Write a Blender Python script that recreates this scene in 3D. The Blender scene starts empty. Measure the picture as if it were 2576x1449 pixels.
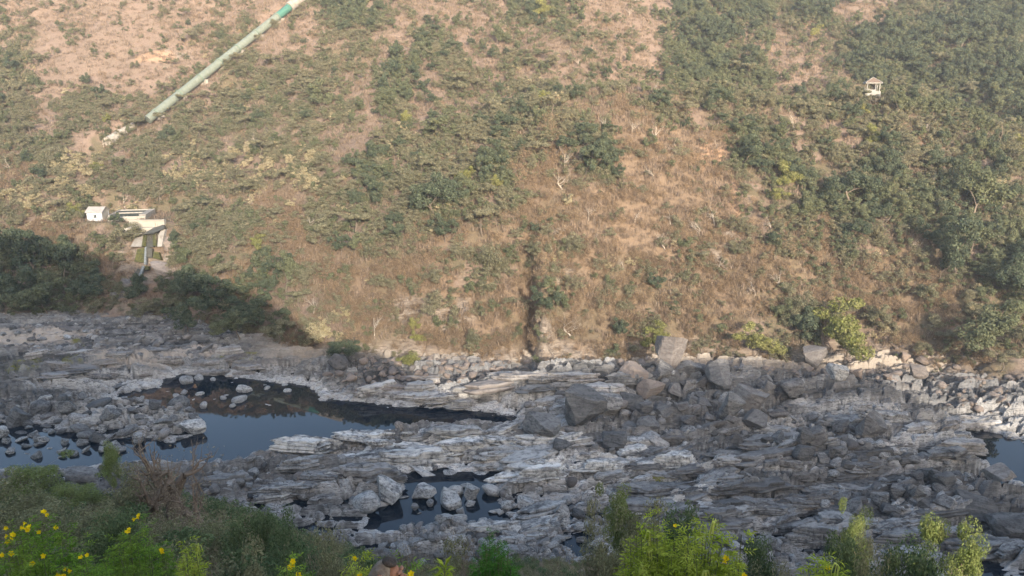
import bpy, math, random
import numpy as np

# ------------------------------------------------------------------ camera, sky, sun, exposure
scene = bpy.context.scene
COL = scene.collection
CAM_Z = 40.0
PITCH = math.radians(15.0)
FPX = 1900.0                     # focal length in px of a 2576 px wide picture
cam_data = bpy.data.cameras.new('camera')
cam_data.sensor_width = 36.0
cam_data.lens = 36.0 * FPX / 2576.0
cam_data.clip_start = 0.1
cam_data.clip_end = 3000.0
cam = bpy.data.objects.new('camera', cam_data)
cam.location = (0, 0, CAM_Z)
cam.rotation_euler = (math.pi / 2 - PITCH, 0, 0)
COL.objects.link(cam)
scene.camera = cam

SUN_EL = math.radians(18.0)
SUN_AZ = math.radians(16.0)      # to the right of straight behind the camera
SUN_DIR = np.array([math.sin(SUN_AZ) * math.cos(SUN_EL), -math.cos(SUN_AZ) * math.cos(SUN_EL), math.sin(SUN_EL)])
world = bpy.data.worlds.new('World')
scene.world = world
world.use_nodes = True
wn = world.node_tree.nodes
wl = world.node_tree.links
wn.clear()
sky = wn.new('ShaderNodeTexSky')
sky.sky_type = 'NISHITA'
sky.sun_disc = False
sky.sun_elevation = SUN_EL
sky.sun_rotation = math.pi - SUN_AZ
sky.altitude = 300
sky.air_density = 1.0
sky.dust_density = 2.6
sky.ozone_density = 0.6
bg = wn.new('ShaderNodeBackground')
bg.inputs[1].default_value = 0.15
wo = wn.new('ShaderNodeOutputWorld')
wl.new(sky.outputs[0], bg.inputs[0])
wl.new(bg.outputs[0], wo.inputs[0])

sun_data = bpy.data.lights.new('sun', 'SUN')
sun_data.energy = 2.25
sun_data.angle = math.radians(0.6)
sun_data.color = (1.0, 0.915, 0.80)
sun = bpy.data.objects.new('sun', sun_data)
sun.rotation_euler = (math.pi / 2 - SUN_EL, 0, SUN_AZ)
sun.location = (60, -200, 120)
COL.objects.link(sun)

scene.view_settings.view_transform = 'Standard'
scene.view_settings.look = 'None'
scene.view_settings.exposure = 1.64
scene.view_settings.gamma = 1.0
scene.render.engine = 'CYCLES'
scene.cycles.use_denoising = True
scene.cycles.max_bounces = 5
scene.cycles.diffuse_bounces = 3
scene.cycles.glossy_bounces = 2
scene.cycles.transmission_bounces = 3
scene.cycles.transparent_max_bounces = 4
scene.cycles.volume_bounces = 0
scene.cycles.caustics_reflective = False
scene.cycles.caustics_refractive = False

# ------------------------------------------------------------------ small helpers
CP, SP = math.cos(PITCH), math.sin(PITCH)

def ray(px, py):
    """direction of the photograph's pixel (2576 x 1449 scale)"""
    u = (np.asarray(px, float) - 1288.0) / FPX
    v = (724.5 - np.asarray(py, float)) / FPX
    return u, CP + v * SP, -SP + v * CP

def at_y(px, py, Y):
    u, dy, dz = ray(px, py)
    t = Y / dy
    return np.array([u * t, np.full_like(u * t, Y), CAM_Z + dz * t])

def at_z(px, py, Z):
    u, dy, dz = ray(px, py)
    t = (Z - CAM_Z) / dz
    return np.array([u * t, dy * t, np.full_like(u * t, Z)])

def project(x, y, z):
    """world -> pixel (2576 scale)"""
    rz = z - CAM_Z
    fwd = y * CP - rz * SP
    up = y * SP + rz * CP
    return 1288.0 + FPX * x / fwd, 724.5 - FPX * up / fwd

def hash2(ix, iy, seed):
    ix = ix.astype(np.int64); iy = iy.astype(np.int64)
    h = (ix * 374761393 + iy * 668265263 + seed * 974634777) & 0xFFFFFFFF
    h = ((h ^ (h >> 13)) * 1274126177) & 0xFFFFFFFF
    h = ((h ^ (h >> 16)) * 2246822519) & 0xFFFFFFFF
    h = h ^ (h >> 15)
    return (h & 0xFFFFFF) / float(0x1000000)

def vnoise(x, y, seed=0):
    ix = np.floor(x); iy = np.floor(y)
    fx = x - ix; fy = y - iy
    fx = fx * fx * fx * (fx * (fx * 6 - 15) + 10)
    fy = fy * fy * fy * (fy * (fy * 6 - 15) + 10)
    a = hash2(ix, iy, seed); b = hash2(ix + 1, iy, seed)
    c = hash2(ix, iy + 1, seed); d = hash2(ix + 1, iy + 1, seed)
    return (a * (1 - fx) + b * fx) * (1 - fy) + (c * (1 - fx) + d * fx) * fy

def fbm(x, y, seed=0, octv=4):
    s = np.zeros_like(x); a = 0.5; f = 1.0
    for o in range(octv):
        s += a * (vnoise(x * f + 17.3 * o, y * f - 9.1 * o, seed + o) * 2 - 1)
        a *= 0.5; f *= 2.03
    return s

def worley(x, y, seed=0):
    """F1, F2, random id of nearest cell, offset to the nearest seed point"""
    ix = np.floor(x); iy = np.floor(y)
    f1 = np.full(x.shape, 9.0); f2 = np.full(x.shape, 9.0)
    cid = np.zeros(x.shape); ox = np.zeros(x.shape); oy = np.zeros(x.shape)
    for dx in (-1, 0, 1):
        for dy in (-1, 0, 1):
            cx = ix + dx; cy = iy + dy
            px = cx + 0.1 + 0.8 * hash2(cx, cy, seed); py = cy + 0.1 + 0.8 * hash2(cx, cy, seed + 91)
            ddx = x - px; ddy = y - py
            d = np.sqrt(ddx * ddx + ddy * ddy)
            near = d < f1
            f2 = np.where(near, f1, np.minimum(f2, d))
            cid = np.where(near, hash2(cx, cy, seed + 7), cid)
            ox = np.where(near, ddx, ox); oy = np.where(near, ddy, oy)
            f1 = np.where(near, d, f1)
    return f1, f2, cid, ox, oy

def smooth(a, b, x):
    t = np.clip((x - a) / (b - a), 0, 1)
    return t * t * (3 - 2 * t)

def poly_sdf(poly, x, y):
    """signed distance to polygon, negative inside"""
    poly = np.asarray(poly, float)
    n = len(poly)
    d2 = np.full(x.shape, 1e18); inside = np.zeros(x.shape, bool)
    for i in range(n):
        ax, ay = poly[i]; bx, by = poly[(i + 1) % n]
        ex, ey = bx - ax, by - ay
        wx, wy = x - ax, y - ay
        t = np.clip((wx * ex + wy * ey) / (ex * ex + ey * ey + 1e-12), 0, 1)
        d2 = np.minimum(d2, (wx - ex * t) ** 2 + (wy - ey * t) ** 2)
        c = ((ay > y) != (by > y)) & (x < ex * (y - ay) / (ey + 1e-18) + ax)
        inside ^= c
    d = np.sqrt(d2)
    return np.where(inside, -d, d)

def new_mesh(name, verts, faces, mat=None, smooth_shade=False, attrs=None):
    me = bpy.data.meshes.new(name)
    verts = np.asarray(verts, np.float32)
    if isinstance(faces, np.ndarray):
        nf, k = faces.shape
        me.vertices.add(len(verts)); me.vertices.foreach_set('co', verts.ravel())
        me.loops.add(nf * k); me.loops.foreach_set('vertex_index', faces.astype(np.int32).ravel())
        me.polygons.add(nf)
        me.polygons.foreach_set('loop_start', np.arange(0, nf * k, k, dtype=np.int32))
        me.polygons.foreach_set('loop_total', np.full(nf, k, dtype=np.int32))
        me.update(calc_edges=True)
    else:
        me.from_pydata([tuple(map(float, v)) for v in verts], [], faces)
        me.update()
    me.polygons.foreach_set('use_smooth', np.full(len(me.polygons), bool(smooth_shade)))
    if attrs:
        for k_, a in attrs.items():
            at = me.attributes.new(k_, 'FLOAT', 'POINT')
            at.data.foreach_set('value', np.asarray(a, np.float32))
    if mat is not None:
        me.materials.append(mat)
    return me

def link(name, data, parent=None, loc=None, rot=None, scale=None):
    o = bpy.data.objects.new(name, data)
    COL.objects.link(o)
    if parent is not None: o.parent = parent
    if loc is not None: o.location = [float(v) for v in loc]
    if rot is not None: o.rotation_euler = [float(v) for v in rot]
    if scale is not None: o.scale = (scale,) * 3 if np.isscalar(scale) else [float(v) for v in scale]
    return o

def tag(o, label=None, cat=None, group=None, kind=None):
    if label: o['label'] = label
    if cat: o['category'] = cat
    if group: o['group'] = group
    if kind: o['kind'] = kind
    return o

def thing(name, loc, label, cat, group=None, rotz=0.0, scale=1.0):
    o = link(name, None, None, loc, (0, 0, rotz), scale)
    o.empty_display_size = 0.2
    return tag(o, label, cat, group)

class Nodes:
    def __init__(self, name):
        self.m = bpy.data.materials.new(name); self.m.use_nodes = True
        self.t = self.m.node_tree; self.n = self.t.nodes; self.l = self.t.links
        self.n.clear()
        self.out = self.n.new('ShaderNodeOutputMaterial')
    def node(self, kind, **kw):
        nd = self.n.new(kind)
        for k, v in kw.items():
            if k.startswith('i_'):
                key = k[2:]
                key = int(key) if key.isdigit() else key.replace('_', ' ')
                s = nd.inputs[key]
                if isinstance(v, bpy.types.NodeSocket): self.l.new(v, s)
                else: s.default_value = v
            else: setattr(nd, k, v)
        return nd
    def math(self, op, a, b=None, clamp=False):
        nd = self.n.new('ShaderNodeMath'); nd.operation = op; nd.use_clamp = clamp
        for i, v in enumerate((a, b)):
            if v is None: continue
            if isinstance(v, bpy.types.NodeSocket): self.l.new(v, nd.inputs[i])
            else: nd.inputs[i].default_value = v
        return nd.outputs[0]
    def mix(self, fac, a, b, blend='MIX'):
        nd = self.n.new('ShaderNodeMix'); nd.data_type = 'RGBA'; nd.blend_type = blend
        for sock, v in ((nd.inputs[0], fac), (nd.inputs[6], a), (nd.inputs[7], b)):
            if isinstance(v, bpy.types.NodeSocket): self.l.new(v, sock)
            elif isinstance(v, (tuple, list)): sock.default_value = (*v[:3], 1)
            else: sock.default_value = v
        return nd.outputs[2]
    def noise(self, vec, scale, detail=4, rough=0.55, dist=0.0):
        nd = self.node('ShaderNodeTexNoise', i_Scale=scale, i_Detail=detail, i_Roughness=rough, i_Distortion=dist)
        if vec is not None: self.l.new(vec, nd.inputs['Vector'])
        return nd.outputs[0]
    def ramp(self, fac, stops, interp='LINEAR'):
        nd = self.n.new('ShaderNodeValToRGB'); cr = nd.color_ramp; cr.interpolation = interp
        while len(cr.elements) < len(stops): cr.elements.new(0.5)
        for e, (p, c) in zip(cr.elements, stops):
            e.position = p
            e.color = (c, c, c, 1) if np.isscalar(c) else (*c[:3], 1)
        self.l.new(fac, nd.inputs[0])
        return nd.outputs[0]
    def attr(self, name):
        return self.node('ShaderNodeAttribute', attribute_name=name).outputs['Fac']
    def mapped(self, scale=(1, 1, 1), rot=(0, 0, 0), coord='Object'):
        tc = self.n.new('ShaderNodeTexCoord')
        mp = self.n.new('ShaderNodeMapping')
        mp.inputs['Scale'].default_value = scale; mp.inputs['Rotation'].default_value = rot
        self.l.new(tc.outputs[coord], mp.inputs[0])
        return mp.outputs[0]
    def position(self, scale=(1, 1, 1), rot=(0, 0, 0)):
        g = self.n.new('ShaderNodeNewGeometry')
        mp = self.n.new('ShaderNodeMapping')
        mp.inputs['Scale'].default_value = scale; mp.inputs['Rotation'].default_value = rot
        self.l.new(g.outputs['Position'], mp.inputs[0])
        return mp.outputs[0]
    def bump(self, height, strength=0.5, dist=0.1):
        return self.node('ShaderNodeBump', i_Strength=strength, i_Distance=dist, i_Height=height).outputs[0]
    def principled(self, color, rough=0.8, normal=None, spec=0.3, **kw):
        p = self.node('ShaderNodeBsdfPrincipled')
        for key, v in (('Base Color', color), ('Roughness', rough), ('Specular IOR Level', spec)):
            if isinstance(v, bpy.types.NodeSocket): self.l.new(v, p.inputs[key])
            else: p.inputs[key].default_value = (*v[:3], 1) if isinstance(v, (tuple, list)) else v
        if normal is not None: self.l.new(normal, p.inputs['Normal'])
        for k, v in kw.items(): p.inputs[k].default_value = v
        self.l.new(p.outputs[0], self.out.inputs[0])
        return p
# ------------------------------------------------------------------ terrain heights
# far hillside: control points read off the photograph as (px, py, distance Y in metres)
HILL_CP = {
    -420: [(800, 130), (600, 146), (450, 163), (250, 198), (100, 222), (0, 238)],
    0:    [(795, 127), (690, 134), (600, 141), (450, 161), (250, 195), (100, 220), (0, 236)],
    210:  [(785, 128), (690, 136), (590, 143), (545, 150), (450, 163), (250, 196), (100, 220), (0, 236)],
    400:  [(805, 125), (720, 131), (650, 136.3), (602, 140.3), (545, 150), (450, 165), (300, 188), (150, 212), (0, 236)],
    600:  [(835, 117), (740, 125), (620, 133), (540, 147), (450, 160), (300, 184), (150, 208), (0, 233)],
    800:  [(875, 109), (750, 118), (600, 131), (450, 149), (300, 173), (150, 201), (0, 230)],
    1050: [(900, 106), (770, 112.5), (600, 124), (450, 141), (300, 166), (150, 197), (0, 228)],
    1300: [(915, 104), (800, 109), (700, 114), (550, 123), (400, 139), (250, 171), (100, 205), (0, 226)],
    1500: [(920, 103.5), (800, 108.5), (650, 116), (500, 126), (350, 141), (240, 160), (170, 184), (80, 210), (0, 228)],
    1700: [(918, 104), (800, 110), (650, 118), (500, 128), (350, 142), (232, 159), (195, 196), (100, 217), (0, 240)],
    1900: [(905, 105), (770, 111), (620, 120), (470, 132), (320, 148), (245, 161), (205, 200), (100, 224), (0, 250)],
    2190: [(890, 106), (750, 113), (600, 122), (450, 135), (300, 152), (238, 162), (200, 204), (100, 228), (0, 254)],
    2400: [(930, 100), (800, 108), (650, 118), (500, 130), (380, 144), (280, 158), (225, 198), (100, 224), (0, 250)],
    2576: [(1005, 90.5), (850, 104), (700, 114), (550, 126), (420, 140), (320, 154), (260, 188), (100, 220), (0, 246)],
    3000: [(1010, 90), (850, 104), (700, 114), (550, 126), (420, 140), (330, 155), (250, 190), (100, 222), (0, 246)],
}
_p = []
for px_, lst in HILL_CP.items():
    for py_, Y_ in lst:
        _p.append(at_y(px_, py_, Y_))
for px_, Y_, z_ in ((1700, 178, 32.5), (1900, 181, 29.5), (2190, 184, 29.5), (2400, 178, 26.5), (2576, 172, 27.5), (1560, 174, 36.5)):
    u_ = (px_ - 1288.0) / FPX * 1.03
    _p.append(np.array([u_ * Y_, Y_, z_]))
for x_ in np.linspace(-230, 230, 9):
    _p.append(np.array([x_, 285.0, 83.0 + 3 * math.sin(x_ * 0.03)]))
    _p.append(np.array([x_, 325.0, 88.0]))
    _p.append(np.array([x_, 400.0, 86.0]))
_p = np.array(_p)

def _tps_fit(P, lam=0.4):
    n = len(P); S = 100.0
    xy = P[:, :2] / S
    d = np.linalg.norm(xy[:, None] - xy[None], axis=2)
    K = np.where(d > 0, d * d * np.log(d + 1e-12), 0) + lam * 1e-3 * np.eye(n)
    Q = np.c_[np.ones(n), xy]
    A = np.block([[K, Q], [Q.T, np.zeros((3, 3))]])
    w = np.linalg.solve(A, np.r_[P[:, 2], np.zeros(3)])
    return xy, w, S
_HX, _HW, _HS = _tps_fit(_p)

def hill_base(x, y):
    sh = x.shape; x = x.ravel() / _HS; y = y.ravel() / _HS
    out = np.empty(x.shape)
    n = len(_HX)
    for a in range(0, len(x), 40000):
        b = a + 40000
        d2 = (x[a:b, None] - _HX[None, :, 0]) ** 2 + (y[a:b, None] - _HX[None, :, 1]) ** 2
        out[a:b] = (0.5 * d2 * np.log(d2 + 1e-18)) @ _HW[:n] + _HW[n] + _HW[n + 1] * x[a:b] + _HW[n + 2] * y[a:b]
    return out.reshape(sh)

BARE, GRASSY, OLIVE, WOOD, DRY, CREAM, ROCK, STRAW = range(8)
# cover of the far slope: rectangles of the photograph, later ones lie over earlier ones, olive scrub elsewhere
COVER = [
    (BARE, 0, 0, 560, 160), (BARE, 80, 160, 400, 240), (BARE, 80, 240, 160, 320), (BARE, 160, 320, 240, 400),
    (GRASSY, 0, 0, 80, 80), (GRASSY, 160, 0, 240, 80), (GRASSY, 400, 0, 800, 80), (GRASSY, 480, 80, 560, 160), (GRASSY, 640, 80, 800, 160), (GRASSY, 400, 160, 560, 240),
    (OLIVE, 0, 80, 80, 320), (WOOD, 800, 0, 960, 80), (GRASSY, 960, 0, 1690, 160), (WOOD, 1290, 0, 1450, 80), (WOOD, 1045, 80, 1125, 160), (OLIVE, 800, 80, 880, 160),
    (GRASSY, 880, 160, 1690, 240), (WOOD, 965, 160, 1045, 240), (OLIVE, 1125, 160, 1205, 240), (OLIVE, 1290, 160, 1370, 240),
    (GRASSY, 885, 240, 965, 320), (GRASSY, 1045, 240, 1205, 320), (WOOD, 965, 240, 1045, 300), (STRAW, 1450, 250, 1610, 320),
    (BARE, 1610, 0, 1690, 160), (WOOD, 1690, 0, 1850, 235), (WOOD, 1850, 160, 1930, 235), (WOOD, 1850, 0, 1930, 80), (WOOD, 2010, 0, 2090, 80), (GRASSY, 2090, 0, 2250, 80),
    (GRASSY, 1850, 80, 2090, 160), (GRASSY, 1930, 160, 2090, 225), (WOOD, 2415, 0, 2600, 80), (WOOD, 2170, 80, 2600, 230), (WOOD, 2300, 225, 2600, 275), (WOOD, 2430, 270, 2600, 320),
    (GRASSY, 805, 320, 965, 400), (DRY, 1370, 320, 1450, 400), (WOOD, 1450, 360, 1530, 440), (STRAW, 1530, 310, 1850, 420), (DRY, 1620, 330, 1690, 400), (WOOD, 1840, 330, 1930, 420),
    (DRY, 0, 400, 80, 480), (CREAM, 160, 400, 240, 480), (CREAM, 400, 400, 800, 480), (WOOD, 885, 400, 965, 480), (WOOD, 1207, 400, 1288, 480), (DRY, 1288, 400, 1450, 480),
    (STRAW, 1530, 400, 1850, 480), (WOOD, 1930, 400, 2010, 480), (WOOD, 2170, 400, 2250, 480), (WOOD, 2415, 400, 2495, 480),
    (CREAM, 0, 480, 160, 560), (DRY, 640, 480, 725, 560), (STRAW, 725, 480, 805, 560), (WOOD, 1127, 480, 1180, 560), (DRY, 1290, 480, 1450, 560), (STRAW, 1450, 480, 1850, 560), (ROCK, 1850, 480, 1930, 560), (WOOD, 2010, 480, 2495, 560),
    (DRY, 0, 560, 240, 640), (ROCK, 320, 560, 480, 640), (DRY, 640, 560, 805, 640), (DRY, 1045, 560, 1450, 640), (STRAW, 1450, 560, 1690, 640), (DRY, 1690, 560, 1930, 640), (DRY, 2010, 560, 2090, 640), (DRY, 2250, 560, 2330, 640), (WOOD, 2330, 560, 2600, 640),
    (WOOD, 0, 640, 240, 720), (DRY, 240, 640, 320, 720), (ROCK, 320, 640, 400, 720), (DRY, 560, 640, 640, 720), (WOOD, 640, 660, 725, 720), (DRY, 725, 640, 1127, 720), (DRY, 1290, 640, 2400, 720), (WOOD, 2400, 640, 2600, 720),
    (WOOD, 0, 720, 240, 800), (WOOD, 320, 720, 725, 800), (DRY, 805, 720, 2415, 800), (ROCK, 965, 730, 1207, 790), (WOOD, 1370, 740, 1430, 790), (WOOD, 2495, 720, 2600, 800),
    (WOOD, 0, 800, 725, 880), (DRY, 725, 800, 1610, 880), (CREAM, 805, 800, 885, 880), (DRY, 1690, 800, 1850, 880), (WOOD, 2010, 820, 2090, 880), (CREAM, 2090, 800, 2250, 880), (DRY, 2250, 800, 2415, 880),
    (ROCK, 965, 880, 1530, 960), (DRY, 1530, 880, 2010, 960), (ROCK, 2010, 880, 2415, 960), (DRY, 2415, 880, 2495, 960),
]

def cover_px(px, py):
    px = np.clip(np.asarray(px, float), 1, 2575); py = np.clip(np.asarray(py, float), 1, 959)
    out = np.full(px.shape, OLIVE)
    for k, x0, y0, x1, y1 in COVER:
        out = np.where((px >= x0) & (px < x1) & (py >= y0) & (py < y1), k, out)
    return out

def veg_at(x, y, z, jitter=None):
    px, py = project(x, y, z)
    if jitter is not None:
        px = px + jitter[0]; py = py + jitter[1]
    return cover_px(px, py)

CREV = [(1330, 940, 104.0), (1335, 860, 106.5), (1320, 780, 110.0), (1335, 700, 114.0), (1330, 620, 119.0)]
_cv = np.array([at_y(*c) for c in CREV])

CLIFF_PX = [(1020, 775, 62, 50), (1150, 790, 52, 55), (1270, 905, 150, 34), (1440, 895, 85, 45), (1385, 850, 28, 45), (1850, 560, 26, 110), (1400, 690, 60, 30), (320, 680, 60, 70),
            (405, 668, 60, 45), (425, 620, 24, 40), (2250, 930, 240, 40), (2450, 985, 160, 45), (1790, 640, 40, 40), (390, 145, 80, 14), (1040, 905, 160, 26)]

def cliff_mask(x, y, z):
    px, py = project(x, y, z)
    px = px + 45 * fbm(x / 4, y / 4, 64, 3); py = py + 32 * fbm(x / 4 + 9, y / 4, 65, 3)
    m = np.zeros(x.shape)
    for cx, cy, rx, ry in CLIFF_PX:
        m = np.maximum(m, 1 - smooth(0.55, 1.1, np.hypot((px - cx) / rx, (py - cy) / ry)))
    return m

PIPE_A = at_y(372.0, 301.0, 187.0)
PIPE_B = at_y(790.0, -31.0, 233.0)

def pipe_dist(x, y):
    ab = (PIPE_B - PIPE_A)[:2]
    t = ((x - PIPE_A[0]) * ab[0] + (y - PIPE_A[1]) * ab[1]) / (ab @ ab)
    tc = np.clip(t, -0.25, 1.2)
    d = np.hypot(x - PIPE_A[0] - tc * ab[0], y - PIPE_A[1] - tc * ab[1])
    return d, PIPE_A[2] + tc * (PIPE_B[2] - PIPE_A[2])

def hill_height(x, y, detail=True):
    h = hill_base(x, y)
    up = smooth(0.0, 12.0, h)
    # gullies and spurs running down the slope
    h = h + (0.35 + 1.0 * up) * 2.0 * fbm(x / 20.0, y / 36.0, 3, 3)
    h = h + 0.9 * fbm(x / 7.0 + 2.0, y / 11.0, 5, 3) * (0.5 + 0.5 * up)
    # deep crevice in the lower bank
    cx = np.interp(y, _cv[:, 1], _cv[:, 0])
    fade = smooth(101.0, 103.5, y) * (1 - smooth(114.0, 121.0, y))
    w = 0.85 + 0.4 * vnoise(x * 0.0 + 3.0, y * 0.5, 12)
    h = h - 5.5 * fade * np.exp(-((x - cx - 0.5 * np.sin(y * 0.7)) / w) ** 2) + 3.6 * fade * np.exp(-((x - cx - 2.3 - 0.5 * np.sin(y * 0.7)) / 1.2) ** 2)
    # graded bed of the pipe and levelled terrace of the waterworks
    pd_, pz_ = pipe_dist(x, y)
    k = 1 - smooth(2.0, 7.0, pd_)
    h = h * (1 - k) + (pz_ - 1.9) * k
    k = (1 - smooth(9.0, 14.0, np.abs(x + 77.5))) * (1 - smooth(5.6, 7.4, np.abs(y - 151.5)))
    h = h * (1 - k) + 14.2 * k
    if detail:
        h = h + 0.22 * fbm(x / 1.8, y / 1.8, 8, 3)
        # broken rock ledges along the foot of the slope
        foot = np.maximum(1 - smooth(2.0, 5.5, h), cliff_mask(x, y, h))
        f1, f2, cid, ox, oy = worley(x / 3.4 + 0.3 * fbm(x / 5, y / 5, 2, 2), y / 1.7, 21)
        f1b, f2b, cidb, oxb, oyb = worley(x / 1.2, y / 0.8, 22)
        h = h + foot * (1.3 * (cid - 0.45) + 0.5 * oy - 0.5 * (1 - smooth(0.0, 0.16, f2 - f1)) + 0.45 * (cidb - 0.5))
    return h

# pools of the river (photograph pixels, water level z = 0)
POOLS_PX = {
    'main': [(415, 952), (470, 940), (560, 945), (650, 955), (720, 962), (790, 972), (812, 1004), (900, 1008), (960, 1020), (1060, 1020), (1160, 1030),
             (1230, 1036), (1300, 1050), (1292, 1062), (1180, 1066), (1040, 1075), (1010, 1094), (880, 1105), (740, 1130), (700, 1140), (622, 1140),
             (616, 1166), (570, 1175), (500, 1165), (380, 1160), (250, 1175), (120, 1185), (-80, 1180), (-80, 1075), (60, 1062), (130, 1068), (190, 1092),
             (250, 1110), (330, 1100), (440, 1110), (495, 1090), (505, 1055), (475, 1030), (380, 1017), (285, 1003), (305, 985), (400, 975)],
    'lower': [(948, 1192), (1030, 1188), (1100, 1180), (1200, 1184), (1270, 1183), (1305, 1192), (1255, 1230), (1250, 1262), (1290, 1300), (1270, 1330),
              (1180, 1320), (1090, 1318), (1000, 1338), (905, 1338), (930, 1290), (1008, 1252), (1020, 1222)],
    'side': [(1360, 1268), (1440, 1258), (1450, 1320), (1380, 1322)],
    'near': [(1395, 1345), (1475, 1330), (1520, 1385), (1440, 1405)],
    'right': [(2408, 1078), (2470, 1078), (2576, 1112), (2760, 1150), (2760, 1320), (2576, 1222), (2520, 1192), (2450, 1152), (2438, 1128)],
    'moss': [(1645, 1140), (1695, 1148), (1698, 1208), (1655, 1196)],
    'dark': [(1975, 1298), (2040, 1290), (2110, 1292), (2115, 1318), (2020, 1328)],
    'corner': [(2395, 1400), (2500, 1395), (2540, 1460), (2400, 1460)],
    'slot': [(632, 1262), (690, 1268), (700, 1290), (640, 1290)],
    'gap': [(800, 1150), (900, 1150), (905, 1160), (790, 1166)],
    'cleft': [(1385, 1060), (1412, 1068), (1415, 1084), (1385, 1078)],
}
POOLS = {k: at_z(np.array([p[0] for p in v]), np.array([p[1] for p in v]), 0.0)[:2].T for k, v in POOLS_PX.items()}

def pool_sdf(x, y):
    d = np.full(x.shape, 1e9)
    for p in POOLS.values():
        d = np.minimum(d, poly_sdf(p, x, y))
    return d

STRIKE = math.radians(7.0)
MOUNDS = [  # px, py, height, half width x, half width y
    (1480, 985, 2.9, 7.5, 4.5), (1300, 985, 1.6, 7.0, 3.5), (1720, 960, 1.6, 9.0, 4.0), (2150, 1010, 1.5, 9.0, 4.0), (2330, 1080, 1.3, 7.0, 4.5),
    (1100, 1110, 0.9, 9.0, 2.6), (1500, 1160, 0.9, 8.0, 3.5), (2050, 1180, 1.1, 12.0, 4.0), (800, 1200, 0.8, 7.0, 2.6), (1950, 1270, 1.1, 9.0, 3.0),
    (560, 1220, 1.0, 5.0, 2.5), (230, 920, 1.2, 11.0, 3.0), (60, 985, 1.3, 6.0, 3.0), (400, 860, 1.0, 9.0, 3.5), (2450, 1260, 1.2, 7.0, 3.0),
    (1000, 960, 1.2, 6.0, 3.0), (1150, 1390, 1.0, 6.0, 1.8), (1750, 1330, 0.9, 6.0, 2.5), (2500, 1010, 1.5, 5.0, 4.0),
]

def river_height(x, y, want_tone=False):
    sd = pool_sdf(x, y)
    wob = 0.9 * fbm(x / 2.3, y / 1.3, 31, 3) + 0.5 * fbm(x / 0.8, y / 0.5, 32, 2)
    sdw = sd + wob
    h = 0.3 + np.clip(sdw, 0, 9) * 0.11
    for mx, my, mh, sx, sy in MOUNDS:
        c = at_z(mx, my, 0.8)
        h = h + mh * np.exp(-((x - c[0]) / sx) ** 2 - ((y - c[1]) / sy) ** 2)
    h = h + 0.7 * fbm(x / 12, y / 7, 33, 3) * smooth(0.5, 5, sdw)
    # strata: long tilted slabs at three sizes
    wx = x + 1.3 * fbm(x / 9, y / 5, 34, 2); wy = y + 1.0 * fbm(x / 11, y / 6, 35, 2)
    s = wx * math.cos(STRIKE) + wy * math.sin(STRIKE)
    v = -wx * math.sin(STRIKE) + wy * math.cos(STRIKE)
    a1, a2, acid, aox, aoy = worley(s / 8.5, v / 2.1, 41)
    b1, b2, bcid, box_, boy = worley(s / 3.0 + 3, v / 0.95, 42)
    c1, c2, ccid, cox, coy = worley(s / 1.1, v / 0.5, 43)
    amp = smooth(0.1, 2.2, sdw)
    rel = 1.35 * (acid - 0.42) - 0.85 * aoy + 0.7 * (bcid - 0.5) - 0.45 * boy + 0.34 * (ccid - 0.5)
    rel = rel - 1.3 * (1 - smooth(0.0, 0.12, a2 - a1)) - 0.8 * (1 - smooth(0.0, 0.20, b2 - b1)) - 0.18 * (1 - smooth(0.0, 0.3, c2 - c1))
    rel = rel * (1 - 0.55 * smooth(102.0, 110.0, y))
    h = h + rel * (0.22 + 0.78 * amp)
    h = h + 0.05 * fbm(x / 0.5, y / 0.4, 44, 2)
    # under water
    shore = smooth(-0.9, 0.25, sdw)
    h = h * shore + (-0.9) * (1 - shore)
    if want_tone:
        tone = 0.45 * acid + 0.35 * bcid + 0.2 * ccid
        return h, tone, sdw
    return h

# near bank below the viewpoint and the ridge behind it that throws the shade
SHADE_PX = [(-150, 585), (0, 600), (150, 622), (280, 652), (450, 690), (560, 716), (640, 745), (710, 790), (765, 848), (880, 915), (1000, 975), (1090, 1012),
            (1180, 1010), (1250, 985), (1300, 950), (1400, 932), (1560, 925), (1720, 905), (1900, 915), (2050, 915), (2200, 960), (2300, 1005), (2420, 1058), (2576, 1105), (2800, 1160)]
CREST_Y = -14.0

def near_profile(x, y):
    px = 1288 + FPX * x / np.maximum(y * 1.05 + 3, 6)
    wl_ = 1 - smooth(420, 1020, px)
    wr_ = smooth(1650, 2000, px)
    c = np.interp(y, [-4, 3.4, 4.2, 6, 12, 20, 30, 40, 50, 58, 64, 80], [36.9, 36.8, 36.0, 33.9, 29.0, 24.2, 17.8, 11.2, 4.4, -0.8, -4.0, -11.0])
    l = np.interp(y, [-4, 3.4, 4.2, 6, 12, 20, 30, 40, 50, 58, 66, 80], [36.9, 36.8, 36.0, 33.8, 29.6, 25.6, 20.6, 15.4, 9.6, 4.4, -0.8, -9.0])
    r = np.interp(y, [-4, 3.4, 4.2, 6, 12, 20, 30, 40, 48, 54, 62, 80], [36.9, 36.8, 36.0, 33.7, 28.6, 23.4, 16.6, 9.4, 3.4, -0.8, -4.0, -12.0])
    return c * (1 - wl_) * (1 - wr_) + l * wl_ + r * wr_ * (1 - wl_)

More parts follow.
